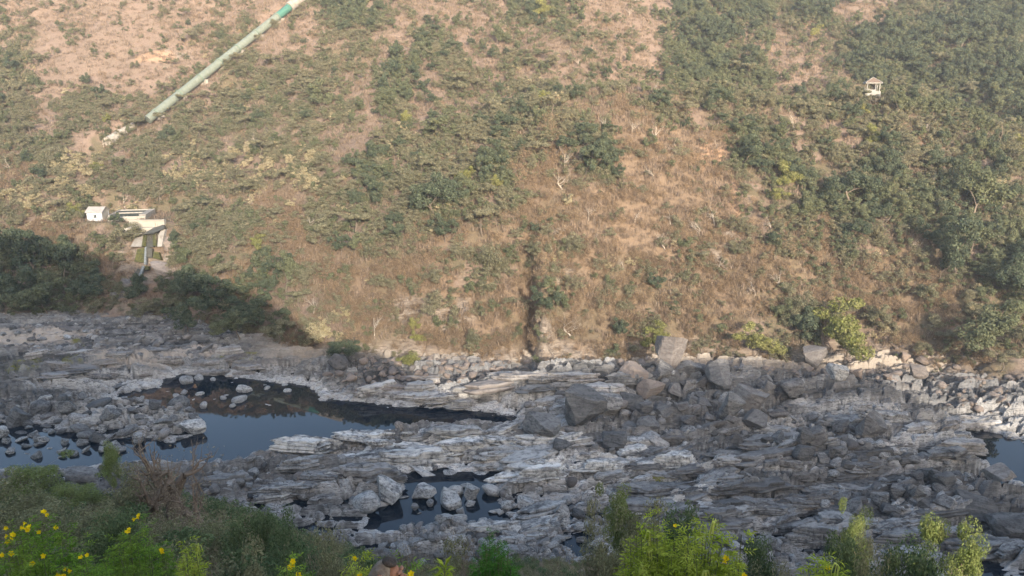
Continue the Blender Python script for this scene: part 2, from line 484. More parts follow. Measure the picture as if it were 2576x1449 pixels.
_crest = None
def near_height(x, y, detail=True):
    h = near_profile(x, y)
    k = smooth(4.5, 12.0, y)
    h = h + k * (0.9 * fbm(x / 9, y / 9, 51, 3))
    if detail:
        h = h + k * 0.18 * fbm(x / 1.6, y / 1.6, 52, 3)
    cz = np.interp(x, _crest[0], _crest[1])
    back = np.interp(y, [-70, -40, -14, -11, -4.5, -3.5], [0.9, 1.0, 1.0, 0.92, 0.0, 0.0])
    # left of the viewpoint a ridge rises behind it; to the right the ledge itself falls away
    r = smooth(9.0, 14.0, x)
    h = h + (cz - 36.9) * back * (1 - r)
    lz = np.interp(x, _ledge[0], _ledge[1])
    h = h * (1 - r) + r * np.minimum(h, lz - 0.37 * np.maximum(y - 3.0, 0.0))
    return h - 110.0 * smooth(-70.0, -190.0, y)

# heights at sparse points, used for placing things
GX0, GX1, GY0, GY1, GS = -210.0, 210.0, 3.0, 330.0, 0.5
def _build_lookup():
    xs = np.arange(GX0, GX1 + GS, GS); ys = np.arange(GY0, GY1 + GS, GS)
    X, Y = np.meshgrid(xs, ys)
    H = np.full(X.shape, -5.0)
    m = Y > 84
    H[m] = np.maximum(H[m], hill_height(X[m], Y[m]))
    m = (Y > 44) & (Y < 140)
    H[m] = np.maximum(H[m], river_height(X[m], Y[m]))
    return xs, ys, H
_lx, _ly, LOOK = _build_lookup()

def ground(x, y):
    fx = np.clip((np.asarray(x, float) - GX0) / GS, 0, LOOK.shape[1] - 1.001); fy = np.clip((np.asarray(y, float) - GY0) / GS, 0, LOOK.shape[0] - 1.001)
    ix = fx.astype(int); iy = fy.astype(int); fx = fx - ix; fy = fy - iy
    return (LOOK[iy, ix] * (1 - fx) + LOOK[iy, ix + 1] * fx) * (1 - fy) + (LOOK[iy + 1, ix] * (1 - fx) + LOOK[iy + 1, ix + 1] * fx) * fy

def hit(px, py, t0=60.0):
    """first ground point seen through a pixel"""
    u, dy, dz = ray(px, py)
    t = np.arange(t0, 330.0, 0.2)
    x = u * t; y = dy * t; z = CAM_Z + dz * t
    g = ground(x, y)
    k = np.argmax(z < g)
    return np.array([x[k], y[k], g[k]])

# crest of the ridge behind the camera, from where its shadow ends on the far bank
_cr = []
for px_, py_ in SHADE_PX:
    P = hit(px_, py_)
    t_ = (CREST_Y - P[1]) / SUN_DIR[1]
    _cr.append((P[0] + SUN_DIR[0] * t_, P[2] + SUN_DIR[2] * t_))
_cr.sort()
_cr = np.array(_cr)
_crest = (np.r_[-140.0, _cr[:, 0], 190.0], np.r_[_cr[0, 1] + 6, _cr[:, 1], _cr[-1, 1]])
_cl = []
for px_, py_ in SHADE_PX:
    P = hit(px_, py_)
    t_ = (3.0 - P[1]) / SUN_DIR[1]
    _cl.append((P[0] + SUN_DIR[0] * t_, P[2] + SUN_DIR[2] * t_))
_cl.sort()
_cl = np.array(_cl)
_ledge = (np.r_[_cl[:, 0], 190.0], np.r_[_cl[:, 1], _cl[-1, 1]])
# the near bank joins the lookup
_X, _Y = np.meshgrid(_lx, _ly[_ly < 84])
_n = near_height(_X, _Y)
LOOK[:len(_n)] = np.maximum(LOOK[:len(_n)], _n)

def grid_mesh(name, xs, ys, zfun, keep, mat, attrs_fun=None, smooth_shade=False):
    X, Y = np.meshgrid(xs, ys)
    Z = zfun(X, Y)
    nx, ny = len(xs), len(ys)
    idx = np.arange(nx * ny).reshape(ny, nx)
    F = np.stack([idx[:-1, :-1], idx[:-1, 1:], idx[1:, 1:], idx[1:, :-1]], -1).reshape(-1, 4)
    kv = keep(X, Y, Z).ravel()
    F = F[kv[F].any(axis=1)]
    used = np.zeros(nx * ny, bool); used[F.ravel()] = True
    remap = np.cumsum(used) - 1
    V = np.stack([X.ravel(), Y.ravel(), Z.ravel()], 1)[used]
    at = None
    if attrs_fun:
        at = {k: a.ravel()[used] for k, a in attrs_fun(X, Y, Z).items()}
    return new_mesh(name, V, remap[F], mat, smooth_shade, at)

def in_view(x, y, margin=16.0):
    return np.abs(x) < 0.70 * np.abs(y) + margin

# ------------------------------------------------------------------ ground materials
def mat_hill():
    N = Nodes('dry_hillside')
    pos = N.position()
    big = N.noise(pos, 0.035, 4, 0.6)
    mid = N.noise(pos, 0.35, 4, 0.6)
    fine = N.noise(N.position((1, 1, 0.6)), 2.6, 5, 0.65)
    c = N.mix(N.ramp(big, [(0.35, 0), (0.65, 1)]), (0.195, 0.135, 0.100), (0.235, 0.162, 0.124))
    c = N.mix(N.math('MULTIPLY', N.ramp(mid, [(0.42, 0), (0.68, 1)]), 0.55), c, (0.16, 0.118, 0.08))
    c = N.mix(N.ramp(fine, [(0.38, 0.0), (0.7, 0.75)]), c, (0.29, 0.22, 0.16))
    c = N.mix(N.math('MULTIPLY', N.ramp(fine, [(0.25, 1.0), (0.42, 0.0)]), 0.6), c, (0.11, 0.08, 0.052))
    c = N.mix(N.attr('gold'), c, N.mix(fine, (0.16, 0.108, 0.068), (0.27, 0.192, 0.122)))
    c = N.mix(N.attr('lush'), c, N.mix(fine, (0.085, 0.075, 0.04), (0.16, 0.135, 0.075)))
    rockv = N.noise(N.position((0.5, 1.2, 2.6), (0, 0.12, 0.1)), 1.6, 6, 0.7)
    rc = N.ramp(rockv, [(0.3, (0.09, 0.075, 0.062)), (0.5, (0.24, 0.19, 0.145)), (0.72, (0.42, 0.36, 0.29))])
    c = N.mix(N.attr('rock'), c, rc)
    c = N.mix(N.attr('soil'), c, N.mix(mid, (0.36, 0.20, 0.105), (0.45, 0.31, 0.21)))
    hgt = N.math('ADD', N.math('MULTIPLY', fine, 0.6), rockv)
    N.principled(c, 0.95, N.bump(hgt, 0.7, 0.25), 0.1)
    return N.m

def mat_river():
    N = Nodes('river_rock')
    pos = N.position()
    streak = N.noise(N.position((0.35, 1.6, 2.2), (0, 0.05, -0.12)), 1.3, 6, 0.68, 0.6)
    patch = N.noise(N.position((0.12, 0.3, 0.3), (0, 0, -0.12)), 1.0, 4, 0.6)
    fine = N.noise(N.position((1.6, 4.5, 6.0), (0, 0, -0.12)), 1.6, 5, 0.7)
    tone = N.attr('tone')
    c = N.ramp(N.math('ADD', N.math('MULTIPLY', tone, 0.55), N.math('MULTIPLY', streak, 0.5)),
               [(0.33, (0.030, 0.030, 0.031)), (0.50, (0.095, 0.094, 0.094)), (0.67, (0.215, 0.21, 0.205)), (0.86, (0.44, 0.425, 0.40))])
    w = N.math('MULTIPLY', N.attr('white'), N.ramp(N.math('ADD', N.math('MULTIPLY', streak, 0.6), N.math('MULTIPLY', fine, 0.4)), [(0.36, 0), (0.52, 1)]))
    c = N.mix(w, c, N.mix(fine, (0.62, 0.59, 0.55), (0.78, 0.745, 0.70)))
    c = N.mix(N.math('MULTIPLY', N.ramp(fine, [(0.34, 1), (0.47, 0)]), 0.75), c, (0.035, 0.035, 0.036))
    c = N.mix(N.math('MULTIPLY', N.ramp(patch, [(0.5, 0), (0.7, 1)]), 0.35), c, (0.30, 0.255, 0.215))
    c = N.mix(N.attr('sand'), c, N.mix(fine, (0.40, 0.34, 0.285), (0.47, 0.41, 0.35)))
    c = N.mix(N.math('MULTIPLY', N.attr('moss'), N.ramp(streak, [(0.42, 0), (0.55, 1)])), c, (0.17, 0.165, 0.03))
    c = N.mix(N.attr('bed'), c, (0.02, 0.022, 0.02))
    c = N.mix(N.attr('warm'), c, N.mix(streak, (0.30, 0.235, 0.175), (0.55, 0.47, 0.38)))
    N.principled(c, 0.85, N.bump(N.math('ADD', fine, streak), 0.75, 0.16), 0.2)
    return N.m

def mat_near():
    N = Nodes('near_bank_soil')
    fine = N.noise(N.position(), 3.0, 6, 0.7)
    mid = N.noise(N.position(), 0.4, 4, 0.6)
    c = N.mix(N.ramp(mid, [(0.35, 0), (0.65, 1)]), (0.19, 0.14, 0.095), (0.13, 0.115, 0.075))
    c = N.mix(N.ramp(fine, [(0.4, 0), (0.7, 0.8)]), c, (0.29, 0.225, 0.16))
    N.principled(c, 0.95, N.bump(fine, 0.8, 0.12), 0.1)
    return N.m

def mat_water():
    N = Nodes('still_water')
    w = N.noise(N.position((1, 1, 1)), 0.7, 3, 0.5)
    N.principled((0.005, 0.010, 0.017), 0.015, N.bump(w, 0.02, 0.05), 0.5, **{'IOR': 1.33})
    return N.m

M_HILL, M_RIVER, M_NEAR, M_WATER = mat_hill(), mat_river(), mat_near(), mat_water()

# ------------------------------------------------------------------ ground meshes
SOIL_PX = [(1795, 395, 55, 45), (1680, 165, 45, 22), (2330, 350, 60, 22), (2060, 60, 60, 14), (1850, 520, 22, 90), (1690, 190, 25, 20)]
PALE_PX = [(390, 145, 70, 14)]

def hill_attrs(X, Y, Z):
    px, py = project(X, Y, Z)
    wob = (60 * fbm(X / 6, Y / 6, 61, 3), 45 * fbm(X / 6 + 9, Y / 6, 62, 3))
    v = veg_at(X, Y, Z, wob)
    low = 1 - smooth(1.0, 4.0, Z + 1.5 * fbm(X / 3, Y / 3, 66, 3))
    rock = np.clip(np.maximum(cliff_mask(X, Y, Z), low), 0, 1) * smooth(-0.45, -0.05, fbm(X / 1.6, Y / 1.6, 67, 3))
    vis = (Y < 170)
    lush = np.where((v == WOOD) | (v == OLIVE), 0.75, np.where((v == CREAM) | (v == DRY), 0.4, 0.0)) * smooth(-0.25, 0.2, fbm(X / 3, Y / 3, 63, 3))
    soil = np.zeros(X.shape)
    for sx, sy, rx, ry in SOIL_PX + PALE_PX:
        d = np.hypot((px + wob[0] * 0.4 - sx) / rx, (py + wob[1] * 0.4 - sy) / ry)
        soil = np.maximum(soil, 1 - smooth(0.6, 1.05, d))
    gold = np.where((v == DRY) | (v == STRAW) | (v == ROCK), 0.85, 0.0)
    return {'rock': rock, 'lush': lush, 'soil': soil * 0.85, 'gold': gold}

hill_me = grid_mesh('hillside', np.arange(-215, 215.1, 0.55), np.arange(86, 345.1, 0.55), hill_height,
                    lambda X, Y, Z: in_view(X, Y, 22) & (Z > -1.5), M_HILL, hill_attrs, True)
hillside = tag(link('hillside', hill_me), kind='structure')

WHITE_PX = [(1150, 1150, 260, 60, 1.0), (1480, 1175, 200, 60, 1.0), (850, 1215, 190, 40, .6), (1150, 1310, 300, 90, .8), (650, 985, 260, 40, .7), (1250, 1010, 230, 40, .9),
            (350, 955, 330, 30, .6), (380, 1050, 260, 90, .55), (2330, 1120, 150, 60, .7), (2150, 1030, 160, 40, .6), (1980, 1080, 140, 40, .6), (2500, 1060, 140, 60, .45),
            (1900, 1310, 260, 30, .7), (1650, 1230, 220, 50, .8), (2100, 1400, 350, 40, .5), (2300, 1300, 250, 40, .55), (1450, 1350, 200, 70, .7), (1950, 1165, 260, 20, .6), (1870, 1000, 60, 25, .6)]
SAND_PX = [(60, 850, 130, 22), (330, 905, 120, 14), (480, 880, 120, 8), (150, 835, 110, 10), (2060, 1270, 90, 14), (560, 950, 70, 10), (300, 885, 90, 12)]
MOSS_PX = [(1640, 1200, 60, 14), (75, 905, 40, 12), (20, 930, 50, 10), (190, 858, 22, 8), (1935, 1128, 22, 12), (180, 905, 20, 8), (590, 900, 60, 6)]

def river_attrs(X, Y, Z):
    h, tone, sd = river_height(X, Y, True)
    px, py = project(X, Y, Z)
    wx = 40 * fbm(X / 3, Y / 2, 71, 3); wy = 22 * fbm(X / 3 + 5, Y / 2, 72, 3)
    def blob(lst):
        out = np.zeros(X.shape)
        for e in lst:
            d = np.hypot((px + wx - e[0]) / e[2], (py + wy - e[1]) / e[3])
            out = np.maximum(out, (1 - smooth(0.65, 1.1, d)) * (e[4] if len(e) > 4 else 1.0))
        return out
    white = blob(WHITE_PX)
    white = np.maximum(white, (1 - smooth(0.2, 1.2, Z)) * 0.55)
    sand = blob(SAND_PX) * (Z < 3.4)
    # light brown rock above the reach of the floods
    warm = smooth(101.5, 106.0, Y + 0.08 * X + 1.2 * fbm(X / 4, Y / 4, 73, 3)) * (1 - smooth(520, 700, 1288 - px + 0 * py) ) 
    white = white * (1 - 0.7 * warm)
    return {'tone': tone, 'white': white, 'sand': sand, 'moss': blob(MOSS_PX), 'bed': 1 - smooth(-0.35, -0.05, Z), 'warm': warm * 0.8}

river_me = grid_mesh('riverbed', np.arange(-104, 100.1, 0.17), np.arange(49, 134.1, 0.17), river_height,
                     lambda X, Y, Z: in_view(X, Y, 9) & ((Y < 92) | (hill_base(X, Y) < Z + 3.5)), M_RIVER, river_attrs, False)
riverbed = tag(link('riverbed', river_me), kind='structure')

near_xs = np.arange(-75, 75.1, 0.5)
near_me = grid_mesh('near_bank', near_xs, np.arange(3.0, 74.1, 0.5), near_height, lambda X, Y, Z: in_view(X, Y, 14) & (Z > -1.6), M_NEAR, None, True)
near_bank = tag(link('near_bank', near_me), kind='structure')
back_me = grid_mesh('ridge', np.arange(-140, 190.1, 1.5), np.r_[np.arange(-190, -15, 8.0), np.arange(-14, 3.1, 1.0)], near_height, lambda X, Y, Z: X > -999, M_NEAR, None, True)
back_me.name = 'ridge_behind'
ridge = tag(link('ridge', back_me), kind='structure')

wx0, wx1, wy0, wy1 = -112.0, 112.0, 48.0, 134.0
nxw = 12
wv = [(wx0 + (wx1 - wx0) * i / nxw, wy0 + (wy1 - wy0) * j / nxw, 0.0) for j in range(nxw + 1) for i in range(nxw + 1)]
wf = [(j * (nxw + 1) + i, j * (nxw + 1) + i + 1, (j + 1) * (nxw + 1) + i + 1, (j + 1) * (nxw + 1) + i) for j in range(nxw) for i in range(nxw)]
water = tag(link('river_water', new_mesh('river_water', wv, wf, M_WATER)), kind='structure')
# ------------------------------------------------------------------ boulders, slabs and stones of the riverbed
def mat_boulder(loose=False, brown=0.0):
    N = Nodes('stone_rock' if loose else 'boulder_rock')
    oi = N.node('ShaderNodeObjectInfo')
    sep = N.node('ShaderNodeSeparateColor'); N.l.new(oi.outputs['Color'], sep.inputs[0])
    tone, white, warm = sep.outputs[0], sep.outputs[1], sep.outputs[2]
    rnd = oi.outputs['Random']
    if loose:      # scattered stones differ by chance only
        tone = N.math('ADD', N.math('MULTIPLY', rnd, 0.6), 0.2)
        white = N.math('MULTIPLY', N.math('FRACT', N.math('MULTIPLY', rnd, 7.3)), 0.7)
        warm = N.math('MULTIPLY', N.math('POWER', N.math('FRACT', N.math('MULTIPLY', rnd, 13.7)), 3.0), 0.35)
        if brown > 0:
            warm = N.math('ADD', N.math('MULTIPLY', rnd, 0.4), brown)
            white = N.math('MULTIPLY', white, 0.3)
    tc = N.n.new('ShaderNodeTexCoord')
    off = N.node('ShaderNodeCombineXYZ'); N.l.new(N.math('MULTIPLY', rnd, 37.0), off.inputs[0]); N.l.new(N.math('MULTIPLY', rnd, 11.0), off.inputs[2])
    add = N.node('ShaderNodeVectorMath', operation='ADD'); N.l.new(tc.outputs['Object'], add.inputs[0]); N.l.new(off.outputs[0], add.inputs[1])
    mp = N.n.new('ShaderNodeMapping'); mp.inputs['Scale'].default_value = (0.6, 1.5, 3.2); mp.inputs['Rotation'].default_value = (0.25, 0.3, 0); N.l.new(add.outputs[0], mp.inputs[0])
    streak = N.noise(mp.outputs[0], 1.5, 6, 0.68, 0.4)
    fine = N.noise(add.outputs[0], 6.0, 5, 0.7)
    v = N.math('ADD', N.math('MULTIPLY', tone, 0.75), N.math('MULTIPLY', streak, 0.35))
    c = N.ramp(v, [(0.2, (0.030, 0.030, 0.031)), (0.48, (0.10, 0.099, 0.099)), (0.74, (0.255, 0.248, 0.24)), (1.0, (0.48, 0.46, 0.43))])
    w = N.math('MULTIPLY', white, N.ramp(N.math('ADD', N.math('MULTIPLY', streak, 0.55), N.math('MULTIPLY', fine, 0.45)), [(0.42, 0), (0.56, 1)]))
    c = N.mix(w, c, (0.72, 0.69, 0.64))
    c = N.mix(N.math('MULTIPLY', N.ramp(fine, [(0.3, 1), (0.45, 0)]), 0.65), c, (0.035, 0.035, 0.036))
    c = N.mix(warm, c, N.mix(streak, (0.21, 0.15, 0.115), (0.43, 0.34, 0.27)))
    N.principled(c, 0.85, N.bump(N.math('ADD', fine, N.math('MULTIPLY', streak, 1.8)), 0.95, 0.16), 0.2)
    return N.m
M_BOULDER = mat_boulder()
M_STONE = mat_boulder(True)
M_STONE_BROWN = mat_boulder(True, 0.5)

def icosphere(sub):
    import bmesh
    bm = bmesh.new(); bmesh.ops.create_icosphere(bm, subdivisions=sub, radius=1.0)
    v = np.array([x.co[:] for x in bm.verts]); f = np.array([[q.index for q in p.verts] for p in bm.faces])
    bm.free(); return v, f
ICO = {k: icosphere(k) for k in (1, 2, 3, 4)}

def noise3(p, seed, freq):
    a = vnoise(p[:, 0] * freq + 5.1, p[:, 1] * freq + p[:, 2] * freq * 0.7, seed)
    b = vnoise(p[:, 1] * freq - 3.3, p[:, 2] * freq + p[:, 0] * freq * 0.6, seed + 1)
    c = vnoise(p[:, 2] * freq + 8.2, p[:, 0] * freq - p[:, 1] * freq * 0.5, seed + 2)
    return (a + b + c) / 1.5 - 1.0

def boulder_mesh(seed, angular, sub=3, dims=(1, 1, 1), mat=None):
    """rock about 2 units across: a sphere planed off by random cuts, then roughened"""
    r = np.random.RandomState(seed)
    v, f = ICO[sub]; v = v.copy()
    n = 11 if angular else 9
    for k in range(n):
        d = r.normal(size=3); d /= np.linalg.norm(d)
        if angular and k < 3: d = np.array([(0, 0, 1), (0.15, -1, 0.2), (1, 0.2, 0.25)][k]) + 0.25 * r.normal(size=3); d /= np.linalg.norm(d)
        c = r.uniform(0.42, 0.72) if angular else r.uniform(0.58, 0.86)
        s = v @ d
        over = np.maximum(s - c, 0)
        v -= over[:, None] * d * (1.0 if angular else 0.85)
    v *= 1 + 0.045 * noise3(v, seed, 1.6)[:, None] + 0.035 * noise3(v, seed + 5, 4.5)[:, None]
    v *= np.array(dims)
    v /= max(np.ptp(v[:, 0]), np.ptp(v[:, 1])) / 2
    v[:, 2] -= v[:, 2].min()
    return new_mesh('boulder', v, f, mat or M_BOULDER, not angular)

def slab_mesh(seed):
    """stack of two to four thin rock layers with ragged outline, about 2 units long"""
    r = np.random.RandomState(seed)
    V = []; F = []
    n = 17
    ang = np.sort(r.uniform(0, 2 * np.pi, n) * 0.35 + np.linspace(0, 2 * np.pi, n, endpoint=False))
    z = 0.0
    L = r.randint(2, 5)
    base = np.stack([np.cos(ang) * (0.68 + 0.42 * r.rand(n)), np.sin(ang) * (0.24 + 0.24 * r.rand(n))], 1)
    for k in range(L):
        th = r.uniform(0.04, 0.10)
        sc = 1.0 - 0.07 * k + 0.05 * r.normal(size=(n, 1))
        o = base * sc + np.array([0.05 * r.normal(), 0.05 * r.normal()])
        lo = len(V)
        tilt = 0.03 * r.normal(size=n)
        for p in o: V.append((p[0] * 0.88, p[1] * 0.86, z))
        for p, t in zip(o, tilt): V.append((p[0], p[1], z + th * 0.6))
        for p, t in zip(o, tilt): V.append((p[0] * 0.95, p[1] * 0.93, z + th + t * 0.5))
        V.append((o[:, 0].mean(), o[:, 1].mean(), z + th * 1.05))
        for i in range(n):
            j = (i + 1) % n
            F.append((lo + i, lo + j, lo + n + j, lo + n + i))
            F.append((lo + n + i, lo + n + j, lo + 2 * n + j, lo + 2 * n + i))
            F.append((lo + 2 * n + i, lo + 2 * n + j, lo + 3 * n))
        z += th * 0.92
    return new_mesh('slab', V, F, M_BOULDER, False)

B_ANG = [boulder_mesh(100 + i, True, 3, d) for i, d in enumerate([(1.2, 1, .8), (1.3, .9, .9), (1, 1, 1), (1.5, .9, .6), (1.1, 1, .7), (1.35, 1, 1.0), (1.7, .8, .55), (1, .9, .9)])]
B_RND = [boulder_mesh(200 + i, False, 3, d) for i, d in enumerate([(1.2, 1, .75), (1.4, .9, .7), (1, 1, .85), (1.6, .9, .55), (1.1, 1, .8), (1.3, .85, .65)])]
B_FLAT = [boulder_mesh(300 + i, True, 3, d) for i, d in enumerate([(1.8, .8, .32), (1.5, .9, .3), (2.0, .7, .35), (1.6, .8, .42)])]
SLABS = [slab_mesh(400 + i) for i in range(8)]
SETS = {'a': B_ANG, 'r': B_RND, 'f': B_FLAT}
ORD = ['first', 'second', 'third', 'fourth', 'fifth', 'sixth', 'seventh', 'eighth', 'ninth', 'tenth', 'eleventh', 'twelfth', 'thirteenth', 'fourteenth', 'fifteenth', 'sixteenth',
       'seventeenth', 'eighteenth', 'nineteenth', 'twentieth']

def ordinal(k, n):
    """place in a row of n, counted from the nearer end"""
    if n == 1: return ''
    if k == 0: return 'leftmost '
    if k == n - 1: return 'rightmost '
    if k <= (n - 1) / 2: return ORD[k] + ' from left '
    return ORD[n - 1 - k] + ' from right '

boulders = []     # (object, px, py)
rngb = np.random.RandomState(77)

def put_boulder(P, w, style, tone, white, warm, rot=None, tilt=0.22, sink=0.16):
    S = SETS[style]
    me = S[rngb.randint(len(S))]
    sc = w / 2.0
    o = link('boulder', me, None, (P[0], P[1], P[2] - sink * w * 0.5),
             (rngb.normal() * tilt, rngb.normal() * tilt, rngb.uniform(-0.5, 0.5) + (rngb.randint(2) * math.pi) if rot is None else rot),
             (sc, sc * rngb.uniform(0.85, 1.1), sc * rngb.uniform(0.85, 1.15)))
    o.color = (tone, white, warm, 1)
    return o

# the boulders one can name: px, py (base), width px, style, tone, white, warm, label
NAMED = [
    (1678, 936, 82, 'a', .40, .12, .35, 'big square pale boulder at the foot of the far bank below the yellow-green bush'),
    (1592, 970, 78, 'a', .5, .1, .7, 'big brown slanting boulder just below left of the square pale boulder'),
    (1362, 1112, 92, 'a', .42, .15, 0, 'large grey angular boulder at the right end of the long dark pool'),
    (1412, 1146, 58, 'a', .28, .1, 0, 'dark split boulder in front of the large grey boulder beside the long pool'),
    (1545, 1142, 72, 'a', .33, .1, 0, 'dark block lying on the white ledge left of the pale flat-topped block'),
    (1646, 1142, 78, 'a', .75, .4, .1, 'pale flat-topped block above the small mossy pool'),
    (1538, 1062, 76, 'a', .5, .3, 0, 'tall grey pointed boulder in the pile below the far bank'),
    (1594, 1048, 70, 'a', .32, .1, 0, 'dark grey boulder right of the tall pointed boulder'),
    (1630, 1008, 62, 'a', .45, .1, .6, 'reddish brown cracked boulder high in the boulder pile'),
    (1676, 1058, 60, 'a', .36, .1, 0, 'blue-grey boulder at the right side of the boulder pile'),
    (1640, 1090, 58, 'a', .44, .1, 0, 'grey wedge boulder low in the boulder pile above the pale block'),
    (1584, 1086, 46, 'r', .6, .1, 0, 'small smooth pale oval stone in the boulder pile'),
    (1470, 1092, 110, 'a', .38, .1, 0, 'wide rounded grey ledge boulder left of the boulder pile'),
    (1069, 1285, 60, 'a', .62, .6, 0, 'tallest pale angular boulder standing in the lower pool'),
    (1233, 1276, 50, 'r', .7, .5, 0, 'egg-shaped pale boulder at the right side of the lower pool'),
    (1130, 1308, 66, 'a', .62, .6, 0, 'broad pale boulder in the middle of the lower pool near its front edge'),
    (1149, 1272, 42, 'r', .62, .6, 0, 'left of the twin pale boulders in the lower pool'),
    (1181, 1280, 40, 'a', .55, .6, 0, 'right of the twin pale boulders in the lower pool'),
    (966, 1284, 80, 'a', .55, .7, 0, 'long slanting pale boulder on the left edge of the lower pool'),
    (1010, 1276, 52, 'a', .48, .5, 0, 'grey capped boulder between the slanting boulder and the tallest one in the lower pool'),
    (920, 1300, 70, 'r', .72, .5, 0, 'large smooth oval boulder left of the lower pool'),
    (1064, 1228, 80, 'f', .7, .7, 0, 'flat pale rock at the back left of the lower pool'),
    (1140, 1226, 58, 'f', .6, .6, 0, 'small flat rock at the back of the lower pool'),
    (1196, 1222, 66, 'f', .5, .7, 0, 'ragged flat rock at the back right of the lower pool'),
    (1250, 1196, 74, 'f', .55, .4, 0, 'long smooth rock in the far right arm of the lower pool'),
    (1114, 1334, 54, 'a', .62, .5, 0, 'pale block on the near shore of the lower pool'),
    (232, 1040, 80, 'r', .36, .05, 0, 'big dark rounded boulder with a crack among the left stones'),
    (385, 992, 84, 'f', .75, .6, .1, 'big pale flat boulder at the left shore of the long pool'),
    (484, 1100, 62, 'a', .66, .9, 0, 'white-crusted boulder on the tip of the stone spit'),
    (188, 1238, 96, 'r', .42, .2, .1, 'big smooth grey boulder below the left pool above the near bushes'),
    (84, 868, 50, 'a', .2, 0, 0, 'single dark angular boulder on the pale sand at far left'),
    (514, 898, 46, 'a', .48, .1, .1, 'lone round grey boulder on the flat rock above the long pool'),
    (1917, 1184, 38, 'r', .6, .3, .15, 'small lone pinkish boulder on the right-hand ledges'),
    (2256, 1212, 72, 'a', .56, .3, .2, 'broad pale boulder on the ledges left of the right-hand pool'),
    (2522, 1228, 74, 'a', .5, .2, .2, 'leaning pale block on the shore of the right-hand pool'),
    (2462, 1332, 96, 'a', .42, .05, 0, 'large smooth grey block near the bottom right corner'),
    (2540, 1372, 120, 'a', .3, .1, 0, 'largest dark boulder at the right edge near the bottom corner'),
    (2068, 946, 66, 'a', .4, .1, .2, 'dark boulder under the pale yellow tree of the far bank'),
    (2092, 968, 54, 'a', .72, .5, 0, 'light grey block just right below the dark boulder under the yellow tree'),
    (1800, 960, 66, 'a', .35, .1, .2, 'dark block at the foot of the far bank right of the square pale boulder'),
    (845, 945, 62, 'r', .25, .05, .1, 'dark round boulder at the shadow edge above the long pool'),
    (950, 1005, 70, 'r', .3, .1, .2, 'dark rounded rock at the far shore of the long pool'),
    (2395, 1150, 40, 'a', .35, .1, 0, 'dark stone on the ledge tip beside the right-hand pool'),
    (60, 1010, 100, 'f', .42, .1, 0, 'broad grey boulder above the left stones at the left edge'),
    (290, 985, 80, 'f', .38, .1, 0, 'long grey boulder above the left stones near the shore'),
]
placed = []
def spot_free(x, y, r):
    for (a, b, c) in placed:
        if (a - x) ** 2 + (b - y) ** 2 < (0.42 * (c + r)) ** 2: return False
    return True

for px, py, w, st, tone, white, warm, lab in NAMED:
    P = hit(px, py - 4)
    dist = math.hypot(P[1], CAM_Z - P[2])
    wm = w * dist / FPX
    o = put_boulder((P[0], P[1] + wm * 0.3, max(P[2], -0.15)), wm, st, tone, white, warm)
    tag(o, lab, 'boulder', 'boulders of the riverbed')
    placed.append((P[0], P[1] + wm * 0.3, wm))

# fields of loose boulders: name, px ellipse (cx, cy, rx, ry), count, width m (min, max), styles, tone range, white, warm, wording
FIELDS = [
    ((230, 1060, 300, 60), 34, (1.1, 2.8), 'ra', (.18, .45), .25, 0, 'dark boulder heaped on the left stone spit'),
    ((330, 1035, 190, 45), 18, (1.0, 2.3), 'r', (.55, .8), .55, .1, 'pale boulder heaped on the left stone spit'),
    ((160, 1125, 200, 45), 30, (1.1, 2.4), 'a', (.12, .35), .6, 0, 'white-spotted dark boulder in the left pool'),
    ((590, 1000, 170, 42), 26, (0.9, 2.2), 'fr', (.6, .85), .7, 0, 'pale boulder standing in the long pool'),
    ((1250, 1300, 230, 70), 28, (0.8, 2.0), 'ra', (.5, .8), .6, 0, 'pale boulder around the lower pool'),
    ((1400, 1370, 170, 40), 16, (0.8, 1.8), 'ra', (.45, .75), .5, .05, 'pale boulder beside the near bushes'),
    ((1760, 1010, 250, 75), 36, (1.6, 4.4), 'a', (.25, .55), .15, .12, 'angular boulder in the pile under the far bank'),
    ((2060, 1110, 130, 60), 16, (1.2, 3.0), 'a', (.2, .5), .15, .05, 'broken boulder in the upper rubble of the right-hand ledges'),
    ((2240, 1240, 150, 75), 18, (1.2, 3.0), 'a', (.18, .5), .2, .05, 'broken boulder in the lower rubble of the right-hand ledges'),
    ((2150, 1390, 330, 45), 16, (1.0, 2.6), 'a', (.2, .5), .3, .05, 'dark boulder on the ledges along the lower right edge'),
    ((640, 1215, 110, 60), 10, (1.0, 2.6), 'ra', (.4, .65), .35, .05, 'grey boulder in the gap left of the lower ledges'),
    ((250, 850, 230, 45), 12, (1.2, 3.0), 'af', (.3, .55), .1, .15, 'grey boulder on the flat rocks below the shaded trees'),
    ((2200, 930, 240, 40), 12, (1.2, 3.0), 'a', (.3, .5), .05, .75, 'brown boulder along the foot of the right-hand bank'),
    ((1040, 945, 190, 35), 8, (1.0, 2.2), 'ra', (.4, .6), .1, .6, 'boulder in the rubble below the sunlit bank'),
]
